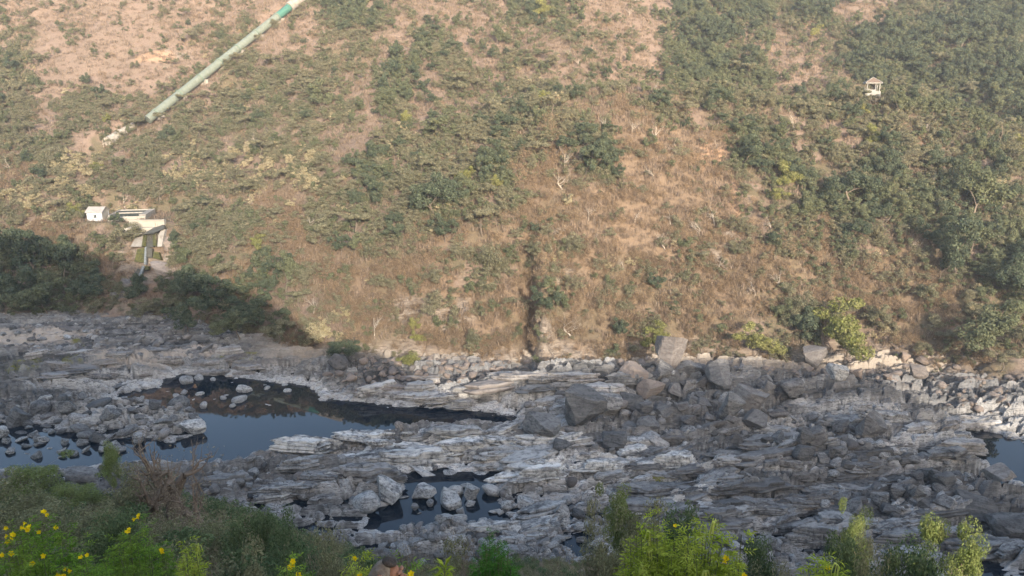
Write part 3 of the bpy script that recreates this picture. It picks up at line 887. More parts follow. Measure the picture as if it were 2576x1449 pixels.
for (cx, cy, rx, ry), cnt, (w0, w1), styles, (t0, t1), white, warm, text in FIELDS:
    made = []
    tries = 0
    while len(made) < cnt and tries < cnt * 12:
        tries += 1
        a = rngb.uniform(0, 2 * math.pi); rr = math.sqrt(rngb.rand())
        px, py = cx + rx * rr * math.cos(a), cy + ry * rr * math.sin(a)
        if not (-20 < px < 2596): continue
        P = hit(px, py)
        w = w0 + (w1 - w0) * rngb.rand() ** 2.2
        if P[2] > 6 or P[2] < -0.7 and 'pool' not in text and rngb.rand() < 0.7: continue
        if not spot_free(P[0], P[1], w): continue
        placed.append((P[0], P[1], w))
        z = P[2] if P[2] > -0.1 else max(P[2], -0.12 * w)
        o = put_boulder((P[0], P[1], z), w, styles[rngb.randint(len(styles))], rngb.uniform(t0, t1), white * rngb.uniform(0.5, 1.3), warm * rngb.uniform(0.3, 1.5), tilt=0.3)
        made.append((px, py, o))
    rows = 1 if len(made) <= 18 else (2 if len(made) <= 36 else 4)
    made.sort(key=lambda m: m[1])
    per = int(math.ceil(len(made) / rows))
    rown = {1: [''], 2: ['farther half, ', 'nearer half, '], 4: ['farthest row, ', 'upper row, ', 'lower row, ', 'nearest row, ']}[rows]
    for r_ in range(rows):
        row = sorted(made[r_ * per:(r_ + 1) * per], key=lambda m: m[0])
        for k, (px, py, o) in enumerate(row):
            tag(o, rown[r_] + ordinal(k, len(row)) + text, 'boulder', 'boulders of the riverbed')

# bedrock slabs: pieces of the riverbed itself
SLAB_ZONES = [((1080, 1130, 330, 55), 46, .5, .8, 0), ((1500, 1170, 260, 60), 40, .65, .95, 0), ((2000, 1180, 420, 120), 80, .36, .25, .05), ((800, 1215, 230, 45), 26, .5, .4, .05),
              ((1250, 985, 300, 40), 30, .55, .5, .2), ((300, 925, 420, 45), 40, .5, .35, .15), ((1950, 1320, 400, 60), 44, .4, .35, .05), ((1480, 1000, 160, 60), 14, .5, .2, 0),
              ((2330, 1090, 170, 60), 20, .45, .4, .1), ((1350, 1330, 200, 60), 12, .55, .5, 0), ((2350, 1370, 230, 70), 18, .35, .3, 0)]
for (cx, cy, rx, ry), cnt, tone, white, warm in SLAB_ZONES:
    for k in range(cnt):
        a = rngb.uniform(0, 2 * math.pi); rr = math.sqrt(rngb.rand())
        px, py = cx + rx * rr * math.cos(a), cy + ry * rr * math.sin(a)
        P = hit(px, py)
        if P[2] < 0.05 or P[2] > 5 or P[1] < 50: continue
        sx = rngb.uniform(0.9, 3.4) * (1 if rngb.rand() < 0.8 else 1.35)
        o = link('slab', SLABS[rngb.randint(8)], riverbed, (P[0], P[1], P[2] - 0.05), (rngb.normal() * 0.06 - 0.05, rngb.normal() * 0.05, STRIKE + rngb.normal() * 0.16),
                 (sx, sx * rngb.uniform(0.55, 0.95), sx * rngb.uniform(0.9, 1.9)))
        o.color = (np.clip(tone + rngb.normal() * 0.13, .1, .9), np.clip(white * rngb.uniform(0.3, 1.5), 0, 1), warm * rngb.uniform(0, 2), 1)
# ------------------------------------------------------------------ scatter of what nobody could count
def scatter(name, pts, scl, rot, idx, sources, label=None, cat=None):
    """one object whose geometry nodes set small source meshes on points"""
    src = bpy.data.collections.new(name + '_sources')
    for k, (me, color) in enumerate(sources):
        o = bpy.data.objects.new('%s_source_%02d' % (name, k), me)
        o.color = color
        src.objects.link(o)
    me = bpy.data.meshes.new(name)
    pts = np.asarray(pts, np.float32)
    me.vertices.add(len(pts)); me.vertices.foreach_set('co', pts.ravel())
    a = me.attributes.new('scl', 'FLOAT_VECTOR', 'POINT'); a.data.foreach_set('vector', np.asarray(scl, np.float32).ravel())
    a = me.attributes.new('rot', 'FLOAT_VECTOR', 'POINT'); a.data.foreach_set('vector', np.asarray(rot, np.float32).ravel())
    a = me.attributes.new('pick', 'INT', 'POINT'); a.data.foreach_set('value', np.asarray(idx, np.int32))
    ng = bpy.data.node_groups.new(name + '_nodes', 'GeometryNodeTree')
    ng.interface.new_socket('Geometry', in_out='INPUT', socket_type='NodeSocketGeometry')
    ng.interface.new_socket('Geometry', in_out='OUTPUT', socket_type='NodeSocketGeometry')
    n, l = ng.nodes, ng.links
    gi = n.new('NodeGroupInput'); go = n.new('NodeGroupOutput')
    ci = n.new('GeometryNodeCollectionInfo'); ci.inputs['Collection'].default_value = src
    ci.inputs['Separate Children'].default_value = True; ci.inputs['Reset Children'].default_value = True
    ip = n.new('GeometryNodeInstanceOnPoints'); ip.inputs['Pick Instance'].default_value = True
    def named(nm, t):
        q = n.new('GeometryNodeInputNamedAttribute'); q.data_type = t; q.inputs[0].default_value = nm
        return next(s for s in q.outputs if s.enabled and s.name == 'Attribute')
    l.new(gi.outputs[0], ip.inputs['Points']); l.new(ci.outputs[0], ip.inputs['Instance'])
    l.new(named('pick', 'INT'), ip.inputs['Instance Index'])
    er = n.new('FunctionNodeEulerToRotation'); l.new(named('rot', 'FLOAT_VECTOR'), er.inputs[0])
    l.new(er.outputs[0], ip.inputs['Rotation']); l.new(named('scl', 'FLOAT_VECTOR'), ip.inputs['Scale'])
    l.new(ip.outputs[0], go.inputs[0])
    o = link(name, me)
    md = o.modifiers.new('scatter', 'NODES'); md.node_group = ng
    return tag(o, label, cat, None, 'stuff')

# small stones between the boulders
rngs = np.random.RandomState(5)
STONE_ZONES = [(230, 1060, 320, 70, 900), (1280, 1320, 270, 80, 1000), (1760, 1020, 280, 90, 800), (2080, 1120, 170, 80, 500), (2240, 1250, 200, 90, 600), 
               (300, 860, 320, 55, 600),  (640, 1220, 140, 70, 300), (2100, 1380, 420, 60, 500), (1150, 1390, 300, 50, 400), (1300, 1150, 700, 130, 600), (560, 1010, 170, 50, 80)]
def stone_field(name, zones, mat, label):
    src = [(boulder_mesh(500 + i, i % 2 == 0, 2, d, mat), (1, 1, 1, 1)) for i, d in enumerate([(1.2, 1, .7), (1.3, 1, .6), (1.5, .9, .5), (1, 1, .8), (1.6, .8, .45), (1.2, .9, .7)])]
    pts = []
    for cx, cy, rx, ry, n in zones:
        a = rngs.uniform(0, 2 * math.pi, n); rr = np.sqrt(rngs.rand(n))
        pts.append(at_z(cx + rx * rr * np.cos(a), cy + ry * rr * np.sin(a), 0.8).T)
    pts = np.concatenate(pts)
    pts[:, 2] = ground(pts[:, 0], pts[:, 1])
    pts = pts[(pts[:, 2] > -0.25) & (pts[:, 2] < 6)]
    n = len(pts)
    s = 0.15 + 0.6 * rngs.rand(n) ** 3.0
    pts[:, 2] -= s * 0.2
    scatter(name, pts, np.repeat(s[:, None], 3, 1) * rngs.uniform(.8, 1.2, (n, 3)), np.c_[rngs.normal(size=(n, 2)) * 0.3, rngs.uniform(0, 6.28, n)], rngs.randint(0, 6, n), src, label, 'stones')
stone_field('river_stones', STONE_ZONES, M_STONE, 'small loose stones and rubble lying between the boulders of the riverbed')
stone_field('bank_stones', [(1050, 950, 230, 40, 700), (2200, 940, 300, 45, 500), (1500, 930, 300, 20, 200), (2480, 1000, 130, 40, 250)], M_STONE_BROWN, 'small brown rubble along the foot of the sunlit far bank')
# ------------------------------------------------------------------ plants: materials
def mat_leaf(name, ca, cb, cc=None, trans=0.28, obj_rand=True, rough=0.6):
    """leaf colour runs between ca and cb from plant to plant, with a finer change from leaf to leaf"""
    N = Nodes(name)
    oi = N.node('ShaderNodeObjectInfo')
    fine = N.noise(N.mapped(), 2.2, 2, 0.6)
    geo = N.n.new('ShaderNodeNewGeometry')
    c = N.mix(oi.outputs['Random'] if obj_rand else fine, ca, cb)
    if cc is not None:
        c = N.mix(N.ramp(fine, [(0.42, 0), (0.62, 0.85)]), c, cc)
    hsv = N.node('ShaderNodeHueSaturation')
    N.l.new(c, hsv.inputs['Color'])
    N.l.new(N.math('ADD', N.math('MULTIPLY', geo.outputs['Random Per Island'], 0.7), 0.65), hsv.inputs['Value'])
    d = N.node('ShaderNodeBsdfDiffuse'); N.l.new(hsv.outputs[0], d.inputs[0])
    t = N.node('ShaderNodeBsdfTranslucent'); N.l.new(hsv.outputs[0], t.inputs[0])
    m = N.node('ShaderNodeMixShader'); m.inputs[0].default_value = trans
    N.l.new(d.outputs[0], m.inputs[1]); N.l.new(t.outputs[0], m.inputs[2])
    N.l.new(m.outputs[0], N.out.inputs[0])
    return N.m

def mat_bark(name, ca, cb):
    N = Nodes(name)
    n = N.noise(N.mapped((3, 3, 0.7)), 4.0, 4, 0.65)
    N.principled(N.mix(n, ca, cb), 0.9, N.bump(n, 0.5, 0.03), 0.15)
    return N.m

L_GREEN = mat_leaf('leaf_green', (0.112, 0.130, 0.070), (0.158, 0.168, 0.092), (0.19, 0.195, 0.11))
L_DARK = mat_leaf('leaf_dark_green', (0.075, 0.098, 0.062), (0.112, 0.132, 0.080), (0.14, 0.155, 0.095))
L_OLIVE = mat_leaf('leaf_olive', (0.155, 0.155, 0.088), (0.230, 0.208, 0.128), (0.26, 0.235, 0.15))
L_YELLOW = mat_leaf('leaf_yellow_green', (0.20, 0.21, 0.06), (0.27, 0.26, 0.09), (0.32, 0.30, 0.13))
L_CREAM = mat_leaf('leaf_cream', (0.34, 0.285, 0.15), (0.44, 0.36, 0.22), (0.50, 0.43, 0.28))
L_DRY = mat_leaf('leaf_dry_brown', (0.19, 0.128, 0.082), (0.28, 0.195, 0.12), (0.32, 0.235, 0.14), 0.15)
L_GRASS = mat_leaf('blade_dry_grass', (0.23, 0.17, 0.123), (0.31, 0.235, 0.175), (0.21, 0.16, 0.11), 0.25)
BARK = mat_bark('bark_grey_brown', (0.12, 0.09, 0.065), (0.26, 0.21, 0.16))
BARK_PALE = mat_bark('bark_pale', (0.33, 0.27, 0.21), (0.52, 0.45, 0.37))
BARK_TWIG = mat_bark('bark_twig', (0.17, 0.12, 0.085), (0.31, 0.235, 0.17))

# ------------------------------------------------------------------ plants: mesh makers
class Bag:
    def __init__(self): self.v = []; self.f = []; self.n = 0
    def add(self, v, f):
        self.v.append(np.asarray(v, float)); self.f.append(np.asarray(f, int) + self.n); self.n += len(v)
    def mesh(self, name, mat, smooth_shade=False):
        return new_mesh(name, np.concatenate(self.v), np.concatenate(self.f), mat, smooth_shade)

def tube(bag, pts, rad, sides=4):
    pts = np.asarray(pts, float); n = len(pts)
    d = np.gradient(pts, axis=0); d /= np.linalg.norm(d, axis=1)[:, None] + 1e-9
    ref = np.array([0.31, 0.2, 0.93]) if abs(d[0, 2]) < 0.9 else np.array([1.0, 0.1, 0])
    a = np.cross(d, ref); a /= np.linalg.norm(a, axis=1)[:, None] + 1e-9
    b = np.cross(d, a)
    ang = np.linspace(0, 2 * np.pi, sides, endpoint=False)
    ring = (np.cos(ang)[None, :, None] * a[:, None] + np.sin(ang)[None, :, None] * b[:, None]) * np.asarray(rad)[:, None, None] + pts[:, None]
    V = ring.reshape(-1, 3)
    i = np.arange(n - 1)[:, None] * sides; k = np.arange(sides)[None]
    F = np.stack([i + k, i + (k + 1) % sides, i + sides + (k + 1) % sides, i + sides + k], -1).reshape(-1, 4)
    bag.add(V, F)

def limbs(bag, r, base, direc, length, rad, level, tips, sides=4, up=0.25, spread=0.75, kids=(3, 4), wander=0.22, seg=4):
    """crooked tapering branch that forks; collects branch ends"""
    p = np.array(base, float); d = np.array(direc, float); d /= np.linalg.norm(d)
    pts = [p.copy()]; rads = [rad]
    for k in range(seg):
        d = d + r.normal(size=3) * wander + np.array([0, 0, up * 0.25]); d /= np.linalg.norm(d)
        p = p + d * length / seg; pts.append(p.copy()); rads.append(rad * (1 - 0.55 * (k + 1) / seg))
    tube(bag, pts, rads, sides)
    if level == 0:
        tips.append((pts[-1], d)); return
    for c in range(r.randint(kids[0], kids[1] + 1)):
        k = r.randint(max(1, seg - 2), seg + 1)
        nd = d + r.normal(size=3) * spread; nd[2] += up * 0.5
        limbs(bag, r, pts[k], nd, length * r.uniform(0.55, 0.85), rads[k] * 0.72, level - 1, tips, max(3, sides - 1), up, spread, kids, wander, max(2, seg - 1))
    tips.append((pts[-1], d))

def leaf_cards(bag, r, centers, count, radius, size, flat=1.0, shell=0.45, aspect=0.55):
    """rhombic leaves spread through clumps round the given centres"""
    centers = np.asarray(centers, float)
    which = r.randint(0, len(centers), count)
    d = r.normal(size=(count, 3)); d /= np.linalg.norm(d, axis=1)[:, None]
    rr = (shell + (1 - shell) * r.rand(count)) ** 0.7
    rad = np.broadcast_to(np.asarray(radius, float), (len(centers),))[which]
    p = centers[which] + d * (rr * rad)[:, None] * np.array([1, 1, flat])
    nrm = d + r.normal(size=(count, 3)) * 0.55; nrm[:, 2] += 0.35; nrm /= np.linalg.norm(nrm, axis=1)[:, None]
    a = np.cross(nrm, r.normal(size=(count, 3))); a /= np.linalg.norm(a, axis=1)[:, None] + 1e-9
    b = np.cross(nrm, a)
    s = size * r.uniform(0.6, 1.35, count)
    la = a * s[:, None]; lb = b * (s * aspect)[:, None]
    V = np.stack([p - la, p - lb * 0.9 + nrm * s[:, None] * 0.12, p + la, p + lb * 0.9 + nrm * s[:, None] * 0.12], 1).reshape(-1, 3)
    F = np.arange(count * 4).reshape(-1, 4)
    bag.add(V, F)

def tree_parts(seed, H, W, leaf, size, nleaf, clump, bark, trunk_frac=0.3, flat=0.7, stems=1, kids=(3, 4), level=2, rad=0.06, spread=0.8, up=0.3, umbrella=False, crown_lo=0.22):
    """(trunk mesh, crown mesh) of a tree about H tall and W wide"""
    r = np.random.RandomState(seed)
    tb = Bag(); tips = []
    for s in range(stems):
        d = np.array([0, 0, 1.0]) + r.normal(size=3) * (0.12 if stems == 1 else 0.5)
        d[2] = abs(d[2])
        limbs(tb, r, (0.05 * r.normal(), 0.05 * r.normal(), -0.3), d, H * trunk_frac + 0.3, rad * H / 4.0, level, tips, 5, up, spread, kids)
    T = np.array([t[0] for t in tips])
    # pull the branch ends into the crown's outline
    ext = np.maximum(np.percentile(np.abs(T[:, :2]), 97, axis=0), 1e-3)
    sc = np.array([W / 2 * 0.8 / ext[0], W / 2 * 0.8 / ext[1], (H * 0.9) / max(T[:, 2].max(), 1e-3)])
    for q in range(len(tb.v)): tb.v[q] = tb.v[q] * sc
    T = T * sc
    T = T[T[:, 2] > H * (crown_lo + 0.03)]
    if umbrella: T[:, 2] = H * 0.78 + (T[:, 2] - T[:, 2].mean()) * 0.35
    extra = T[r.randint(0, len(T), max(4, len(T) // 2))] + r.normal(size=(max(4, len(T) // 2), 3)) * clump * 0.7
    C = np.concatenate([T, extra]); C[:, 2] = np.clip(C[:, 2], H * crown_lo, H)
    cb = Bag()
    leaf_cards(cb, r, C, nleaf, clump * r.uniform(0.7, 1.25, len(C)), size, flat)
    return tb.mesh('trunk', bark, True), cb.mesh('crown', leaf)

def twig_bush(seed, H, W, ntw, bark, leaf=None, nleaf=0, size=0.08):
    """bare many-stemmed bush: (stems mesh, sparse leaves mesh or None)"""
    r = np.random.RandomState(seed)
    tb = Bag(); tips = []
    for k in range(ntw):
        a = r.uniform(0, 6.283); s = r.uniform(0.15, 1.0)
        d = np.array([math.cos(a) * s * W / H, math.sin(a) * s * W / H, 1.0])
        limbs(tb, r, (0.1 * r.normal(), 0.1 * r.normal(), -0.2), d, H * r.uniform(0.35, 0.6), 0.018 * H * r.uniform(.6, 1.2), 2, tips, 4, 0.12, 0.65, (2, 3), 0.2, 3)
    T = np.array([t[0] for t in tips])
    m2 = None
    if leaf is not None:
        cb = Bag(); leaf_cards(cb, r, T, nleaf, 0.22 * H, size, 1.0, 0.1); m2 = cb.mesh('crown', leaf)
    return tb.mesh('trunk', bark, True), m2

def joined(name, meshes):
    """merge trunk and crown meshes into one two-material mesh for scatter use"""
    V = []; F = []; mi = []; off = 0; mats = []
    me = bpy.data.meshes.new(name)
    for k, m in enumerate(meshes):
        if m is None: continue
        co = np.empty(len(m.vertices) * 3, np.float32); m.vertices.foreach_get('co', co)
        V.append(co.reshape(-1, 3))
        q = np.empty(len(m.loops), np.int32); m.loops.foreach_get('vertex_index', q)
        F.append(q.reshape(-1, 4) + off); off += len(m.vertices)
        mi.append(np.full(len(F[-1]), len(mats), np.int32)); mats.append(m.materials[0])
    out = new_mesh(name, np.concatenate(V), np.concatenate(F))
    for m in mats: out.materials.append(m)
    out.polygons.foreach_set('material_index', np.concatenate(mi))
    return out

# species, each in a few shapes of about unit size (metres at scale 1)
SPEC = {}
SPEC['green'] = [tree_parts(600 + i, 4.6, 4.6, L_GREEN if i % 2 else L_DARK, 0.115, 4600, 0.60, BARK, 0.32, 0.75) for i in range(5)]
SPEC['dark'] = [tree_parts(620 + i, 4.8, 5.2, L_DARK, 0.12, 4800, 0.66, BARK, 0.3, 0.75) for i in range(3)]
SPEC['olive'] = [tree_parts(640 + i, 3.3, 4.6, L_OLIVE, 0.09, 4200, 0.52, BARK, 0.3, 0.5, 1 if i % 2 else 3, umbrella=i in (1, 3)) for i in range(5)]
SPEC['yellow'] = [tree_parts(660 + i, 3.8, 4.4, L_YELLOW, 0.10, 6000, 0.68, BARK, 0.3, 0.7) for i in range(3)]
SPEC['cream'] = [tree_parts(670 + i, 3.0, 4.2, L_CREAM, 0.10, 3000, 0.5, BARK_TWIG, 0.3, 0.55, 2) for i in range(3)]
SPEC['dry'] = [twig_bush(680 + i, 2.6, 3.6, 9, BARK_TWIG, L_DRY, 1300, 0.07) for i in range(4)]
SPEC['bare'] = [tree_parts(700 + i, 4.2, 4.8, L_DRY, 0.09, 60, 0.4, BARK_PALE, 0.34, 0.8, 1, (3, 4), 3, 0.10, 0.8, 0.3) for i in range(4)]
# small scrub for the scatter
SM = {}
SM['olive'] = [tree_parts(720 + i, 1.7, 2.4, L_OLIVE, 0.085, 1000, 0.36, BARK, 0.3, 0.6, 3, (2, 3), 1) for i in range(4)]
SM['green'] = [tree_parts(740 + i, 2.0, 2.2, L_GREEN, 0.095, 1000, 0.38, BARK, 0.3, 0.75, 2, (2, 3), 1) for i in range(4)]
SM['dry'] = [twig_bush(760 + i, 1.5, 2.2, 5, BARK_TWIG, L_DRY, 520, 0.065) for i in range(4)]
SM['cream'] = [tree_parts(780 + i, 1.6, 2.4, L_CREAM, 0.085, 800, 0.34, BARK_TWIG, 0.3, 0.6, 3, (2, 3), 1) for i in range(2)]
SMJ = {k: [(joined('scrub_' + k, p), (1, 1, 1, 1)) for p in v] for k, v in SM.items()}

def tuft(seed, n, h, w, mat, width=0.05):
    r = np.random.RandomState(seed); V = []; F = []
    for k in range(n):
        a = r.uniform(0, 6.28); b = np.array([r.normal() * w * 0.4, r.normal() * w * 0.4, -0.05])
        hh = h * r.uniform(0.5, 1.1); lean = r.uniform(0.1, 0.5) * hh
        t = np.array([math.cos(a) * lean, math.sin(a) * lean, hh]); s = np.array([-math.sin(a), math.cos(a), 0]) * width * 0.5
        i = len(V); m = b + t * 0.55 + np.array([0, 0, 0.08 * hh])
        V += [b - s, b + s, m + s * 0.8, m - s * 0.8, b + t]
        F += [(i, i + 1, i + 2, i + 3), (i + 3, i + 2, i + 4, i + 4)]
    F = [f if f[2] != f[3] else f[:3] for f in F]
    return new_mesh('tuft', V, F, mat)
TUFTS = [(tuft(800 + i, 22, 0.75, 0.9, L_GRASS, 0.07), (1, 1, 1, 1)) for i in range(4)]

# ------------------------------------------------------------------ scatter over the far slope
rngp = np.random.RandomState(9)
def slope_points(n, y0, y1, margin=8):
    """random ground points in the wedge in front of the viewpoint"""
    y = np.sqrt(rngp.uniform(y0 * y0, y1 * y1, n)); x = rngp.uniform(-1, 1, n) * (0.68 * y + margin)
    z = ground(x, y)
    return x, y, z

def clear_of_works(x, y):
    """not on the pipe bed, the terrace, the outfall or in front of the pavilion"""
    px, py = project(x, y, ground(x, y))
    d, _ = pipe_dist(x, y)
    return (d > 2.2) & ~((np.abs(x + 77) < 8.5) & (y > 145) & (y < 156)) & ~((px > 335) & (px < 430) & (py > 545) & (py < 715)) & ~((np.abs(px - 2194) < 18) & (py > 222) & (py < 252)) & ~((np.abs(px - 1332) < 15) & (py > 690) & (py < 925)) & ~((np.abs(px - 248) < 32) & (py > 540) & (py < 600))

def do_scatter():
    x, y, z = slope_points(95000, 100, 262)
    ok = (hill_base(x, y) > 0.6) & clear_of_works(x, y); x, y, z = x[ok], y[ok], z[ok]
    jit = (50 * fbm(x / 8, y / 8, 81, 3) + rngp.normal(size=len(x)) * 16, 40 * fbm(x / 8 + 7, y / 8, 82, 3) + rngp.normal(size=len(x)) * 12)
    v = veg_at(x, y, z, jit)
    clump = fbm(x / 4.0, y / 4.0, 83, 3)
    px_, py_ = project(x, y, z)
    dens = {BARE: (.010, .010, .006, 0), GRASSY: (.055, .022, .035, 0), OLIVE: (.42, .10, .05, .01), WOOD: (.10, .62, .02, 0), DRY: (.13, .03, .72, .02), CREAM: (.20, .03, .04, .22),
            ROCK: (.05, .02, .10, .0), STRAW: (.05, .012, .34, .0)}
    kinds = ['olive', 'green', 'dry', 'cream']
    u = rngp.rand(len(x))
    for ki, kind in enumerate(kinds):
        lo = np.zeros(len(x)); hi = np.zeros(len(x))
        for ch, ds in dens.items():
            m = v == ch
            lo[m] = sum(ds[:ki]); hi[m] = sum(ds[:ki + 1])
        boost = np.clip(0.95 + 2.2 * clump, 0.12, 1.7)
        if kind == 'green':
            hi = np.where((v == WOOD) & (px_ < 1700) & (px_ > 240), lo + 0.4 * (hi - lo), hi)
        sel = (u / boost >= lo) & (u / boost < hi)
        n = sel.sum()
        s = 0.4 + 0.85 * rngp.rand(n) ** 1.3 * np.where(y[sel] > 185, 1.05, 0.95)
        s = s * np.where(v[sel] == WOOD, 1.2, 1.0)
        scl = np.stack([s, s, s * rngp.uniform(0.75, 1.15, n)], 1)
        nm = {'olive': 'olive_scrub', 'green': 'green_scrub', 'dry': 'dry_scrub', 'cream': 'cream_scrub'}[kind]
        lb = {'olive': 'low olive-green scrub covering the far hillside', 'green': 'low dark green bushes covering the far hillside',
              'dry': 'leafless brown brushwood covering the lower far bank', 'cream': 'pale cream-coloured brush on the lower left slope'}[kind]
        scatter(nm, np.c_[x[sel], y[sel], z[sel] - 0.05], scl, np.c_[np.zeros((n, 2)), rngp.uniform(0, 6.28, n)], rngp.randint(0, len(SMJ[kind]), n), SMJ[kind], lb, 'scrub')
    # dry grass
    x, y, z = slope_points(70000, 100, 250, 4)
    ok = hill_base(x, y) > 2.0; x, y, z = x[ok], y[ok], z[ok]
    v = veg_at(x, y, z, (rngp.normal(size=len(x)) * 20, rngp.normal(size=len(x)) * 20))
    p = np.select([v == BARE, v == GRASSY, v == STRAW, v == DRY, v == ROCK], [0.35, 0.7, 0.95, 0.7, 0.15], 0.35)
    sel = rngp.rand(len(x)) < p
    x, y, z = x[sel], y[sel], z[sel]; n = len(x)
    s = rngp.uniform(0.6, 1.35, n)
    scatter('dry_grass', np.c_[x, y, z], np.repeat(s[:, None], 3, 1), np.c_[rngp.normal(size=(n, 2)) * 0.15, rngp.uniform(0, 6.28, n)], rngp.randint(0, 4, n), TUFTS,
            'tall dry straw-coloured grass on the far hillside', 'grass')
do_scatter()
# ------------------------------------------------------------------ built things on the far slope
def mat_plain(name, ca, cb, scale=2.0, rough=0.85, bump=0.2, streak=None):
    N = Nodes(name)
    n = N.noise(N.mapped(), scale, 5, 0.65)
    c = N.mix(N.ramp(n, [(0.32, 0), (0.68, 1)]), ca, cb)
    if streak is not None:
        s = N.noise(N.mapped((2.0, 2.0, 0.5)), 1.4, 5, 0.65)
        c = N.mix(N.ramp(s, [(0.5, 0), (0.66, 0.8)]), c, streak)
    N.principled(c, rough, N.bump(n, bump, 0.05), 0.25)
    return N.m
M_PIPE = mat_plain('pipe_mint_paint', (0.155, 0.175, 0.14), (0.215, 0.235, 0.195), 0.9, 0.6, 0.05, (0.16, 0.17, 0.12))
M_PIPE_NEW = mat_plain('pipe_teal_paint', (0.055, 0.15, 0.115), (0.085, 0.20, 0.15), 1.0, 0.5, 0.1)
M_RING = mat_plain('pipe_ring_steel', (0.13, 0.17, 0.13), (0.18, 0.22, 0.17), 2.0)
M_CONC = mat_plain('weathered_concrete', (0.26, 0.23, 0.19), (0.37, 0.33, 0.28), 1.2, 0.9, 0.3, (0.22, 0.19, 0.16))
M_CONC_PALE = mat_plain('pale_concrete', (0.36, 0.32, 0.255), (0.46, 0.41, 0.34), 0.9, 0.9, 0.2, (0.36, 0.31, 0.25))
M_WHITE = mat_plain('white_wash', (0.52, 0.53, 0.53), (0.62, 0.62, 0.61), 1.5, 0.8, 0.05)
M_ROOFC = mat_plain('roof_sheet', (0.34, 0.30, 0.26), (0.45, 0.40, 0.35), 1.6)
M_ROOFB = mat_plain('roof_tile_brown', (0.15, 0.105, 0.08), (0.22, 0.16, 0.12), 5.0)
M_DARK = mat_plain('dark_panel', (0.03, 0.035, 0.035), (0.05, 0.055, 0.055))
M_BASINW = mat_plain('green_basin_water', (0.035, 0.05, 0.03), (0.05, 0.065, 0.04), 0.6, 0.15, 0.02)
M_MOSS = mat_plain('wet_moss', (0.030, 0.028, 0.017), (0.125, 0.12, 0.032), 3.5, 0.9, 0.4)
M_WET = mat_plain('wet_dark_stone', (0.06, 0.055, 0.04), (0.11, 0.10, 0.075), 1.5, 0.35, 0.3)
M_FALL = mat_plain('falling_water', (0.10, 0.11, 0.10), (0.30, 0.31, 0.30), 6.0, 0.25, 0.3)

def box_mesh(name, x0, x1, y0, y1, z0, z1, mat, bevel=0.02):
    import bmesh
    bm = bmesh.new()
    vs = [bm.verts.new(p) for p in ((x0, y0, z0), (x1, y0, z0), (x1, y1, z0), (x0, y1, z0), (x0, y0, z1), (x1, y0, z1), (x1, y1, z1), (x0, y1, z1))]
    for f in ((3, 2, 1, 0), (4, 5, 6, 7), (0, 1, 5, 4), (1, 2, 6, 5), (2, 3, 7, 6), (3, 0, 4, 7)):
        bm.faces.new([vs[i] for i in f])
    if bevel > 0:
        bmesh.ops.bevel(bm, geom=list(bm.edges), offset=min(bevel, 0.3 * min(x1 - x0, y1 - y0, z1 - z0)), segments=1, affect='EDGES')
    me = bpy.data.meshes.new(name); bm.to_mesh(me); bm.free()
    me.materials.append(mat)
    return me

def cyl_between(name, a, b, r, mat, sides=24, r2=None, caps=True):
    a = np.array(a, float); b = np.array(b, float)
    d = b - a; L = np.linalg.norm(d); d /= L
    ref = np.array([0, 0, 1.0]) if abs(d[2]) < 0.95 else np.array([1.0, 0, 0])
    s = np.cross(d, ref); s /= np.linalg.norm(s); t = np.cross(s, d)
    ang = np.linspace(0, 2 * np.pi, sides, endpoint=False)
    c = np.cos(ang)[:, None] * s + np.sin(ang)[:, None] * t
    r2 = r if r2 is None else r2
    V = np.concatenate([a + c * r, b + c * r2])
    F = [(i, (i + 1) % sides, sides + (i + 1) % sides, sides + i) for i in range(sides)]
    if caps:      # caps on vertices of their own keep the rim sharp
        V = np.concatenate([V, V])
        F += [tuple(range(3 * sides - 1, 2 * sides - 1, -1)), tuple(range(3 * sides, 4 * sides))]
    return new_mesh(name, V, F, mat, True)

# --- the penstock
R_PIPE = 1.05
pa, pb = PIPE_A, PIPE_B
pdir = (pb - pa) / np.linalg.norm(pb - pa)
plen = np.linalg.norm(pb - pa)
pen = thing('penstock_pipe', pa, 'long pale green steel water pipe running straight up the hillside at upper left', 'pipe')
def along(px):
    """distance along the pipe where it crosses a pixel column"""
    lo, hi = 0.0, plen
    for _ in range(40):
        m = (lo + hi) / 2; q = pa + pdir * m
        if project(*q)[0] < px: lo = m
        else: hi = m
    return lo
stops = [0.0] + [along(p) for p in (392, 452, 503, 553, 597, 645, 697)] + [along(727), plen]
for i in range(len(stops) - 1):
    s0, s1 = stops[i], stops[i + 1]
    m = M_PIPE if i < 7 else M_PIPE_NEW
    if i == 8: m = M_CONC
    sec = link('pipe_section', cyl_between('pipe_section', pdir * s0, pdir * s1, R_PIPE if i < 8 else 1.4, m, 28), pen)
    if i < 7:
        nb = max(1, int((s1 - s0) / 3.2))
        for q in range(1, nb):
            c = s0 + (s1 - s0) * q / nb
            link('weld_band', cyl_between('weld_band', pdir * (c - 0.05), pdir * (c + 0.05), R_PIPE + 0.03, M_PIPE, 28), sec)
for s in stops[1:8]:
    link('stiffener_ring', cyl_between('stiffener_ring', pdir * (s - 0.17), pdir * (s + 0.17), R_PIPE + 0.17, M_RING, 28), pen)
    q = pdir * (s + 0.9)
    link('saddle_support', box_mesh('saddle_support', q[0] - 1.5, q[0] + 1.5, q[1] - 0.5, q[1] + 0.5, q[2] - 2.6, q[2] - 0.75, M_CONC), pen)

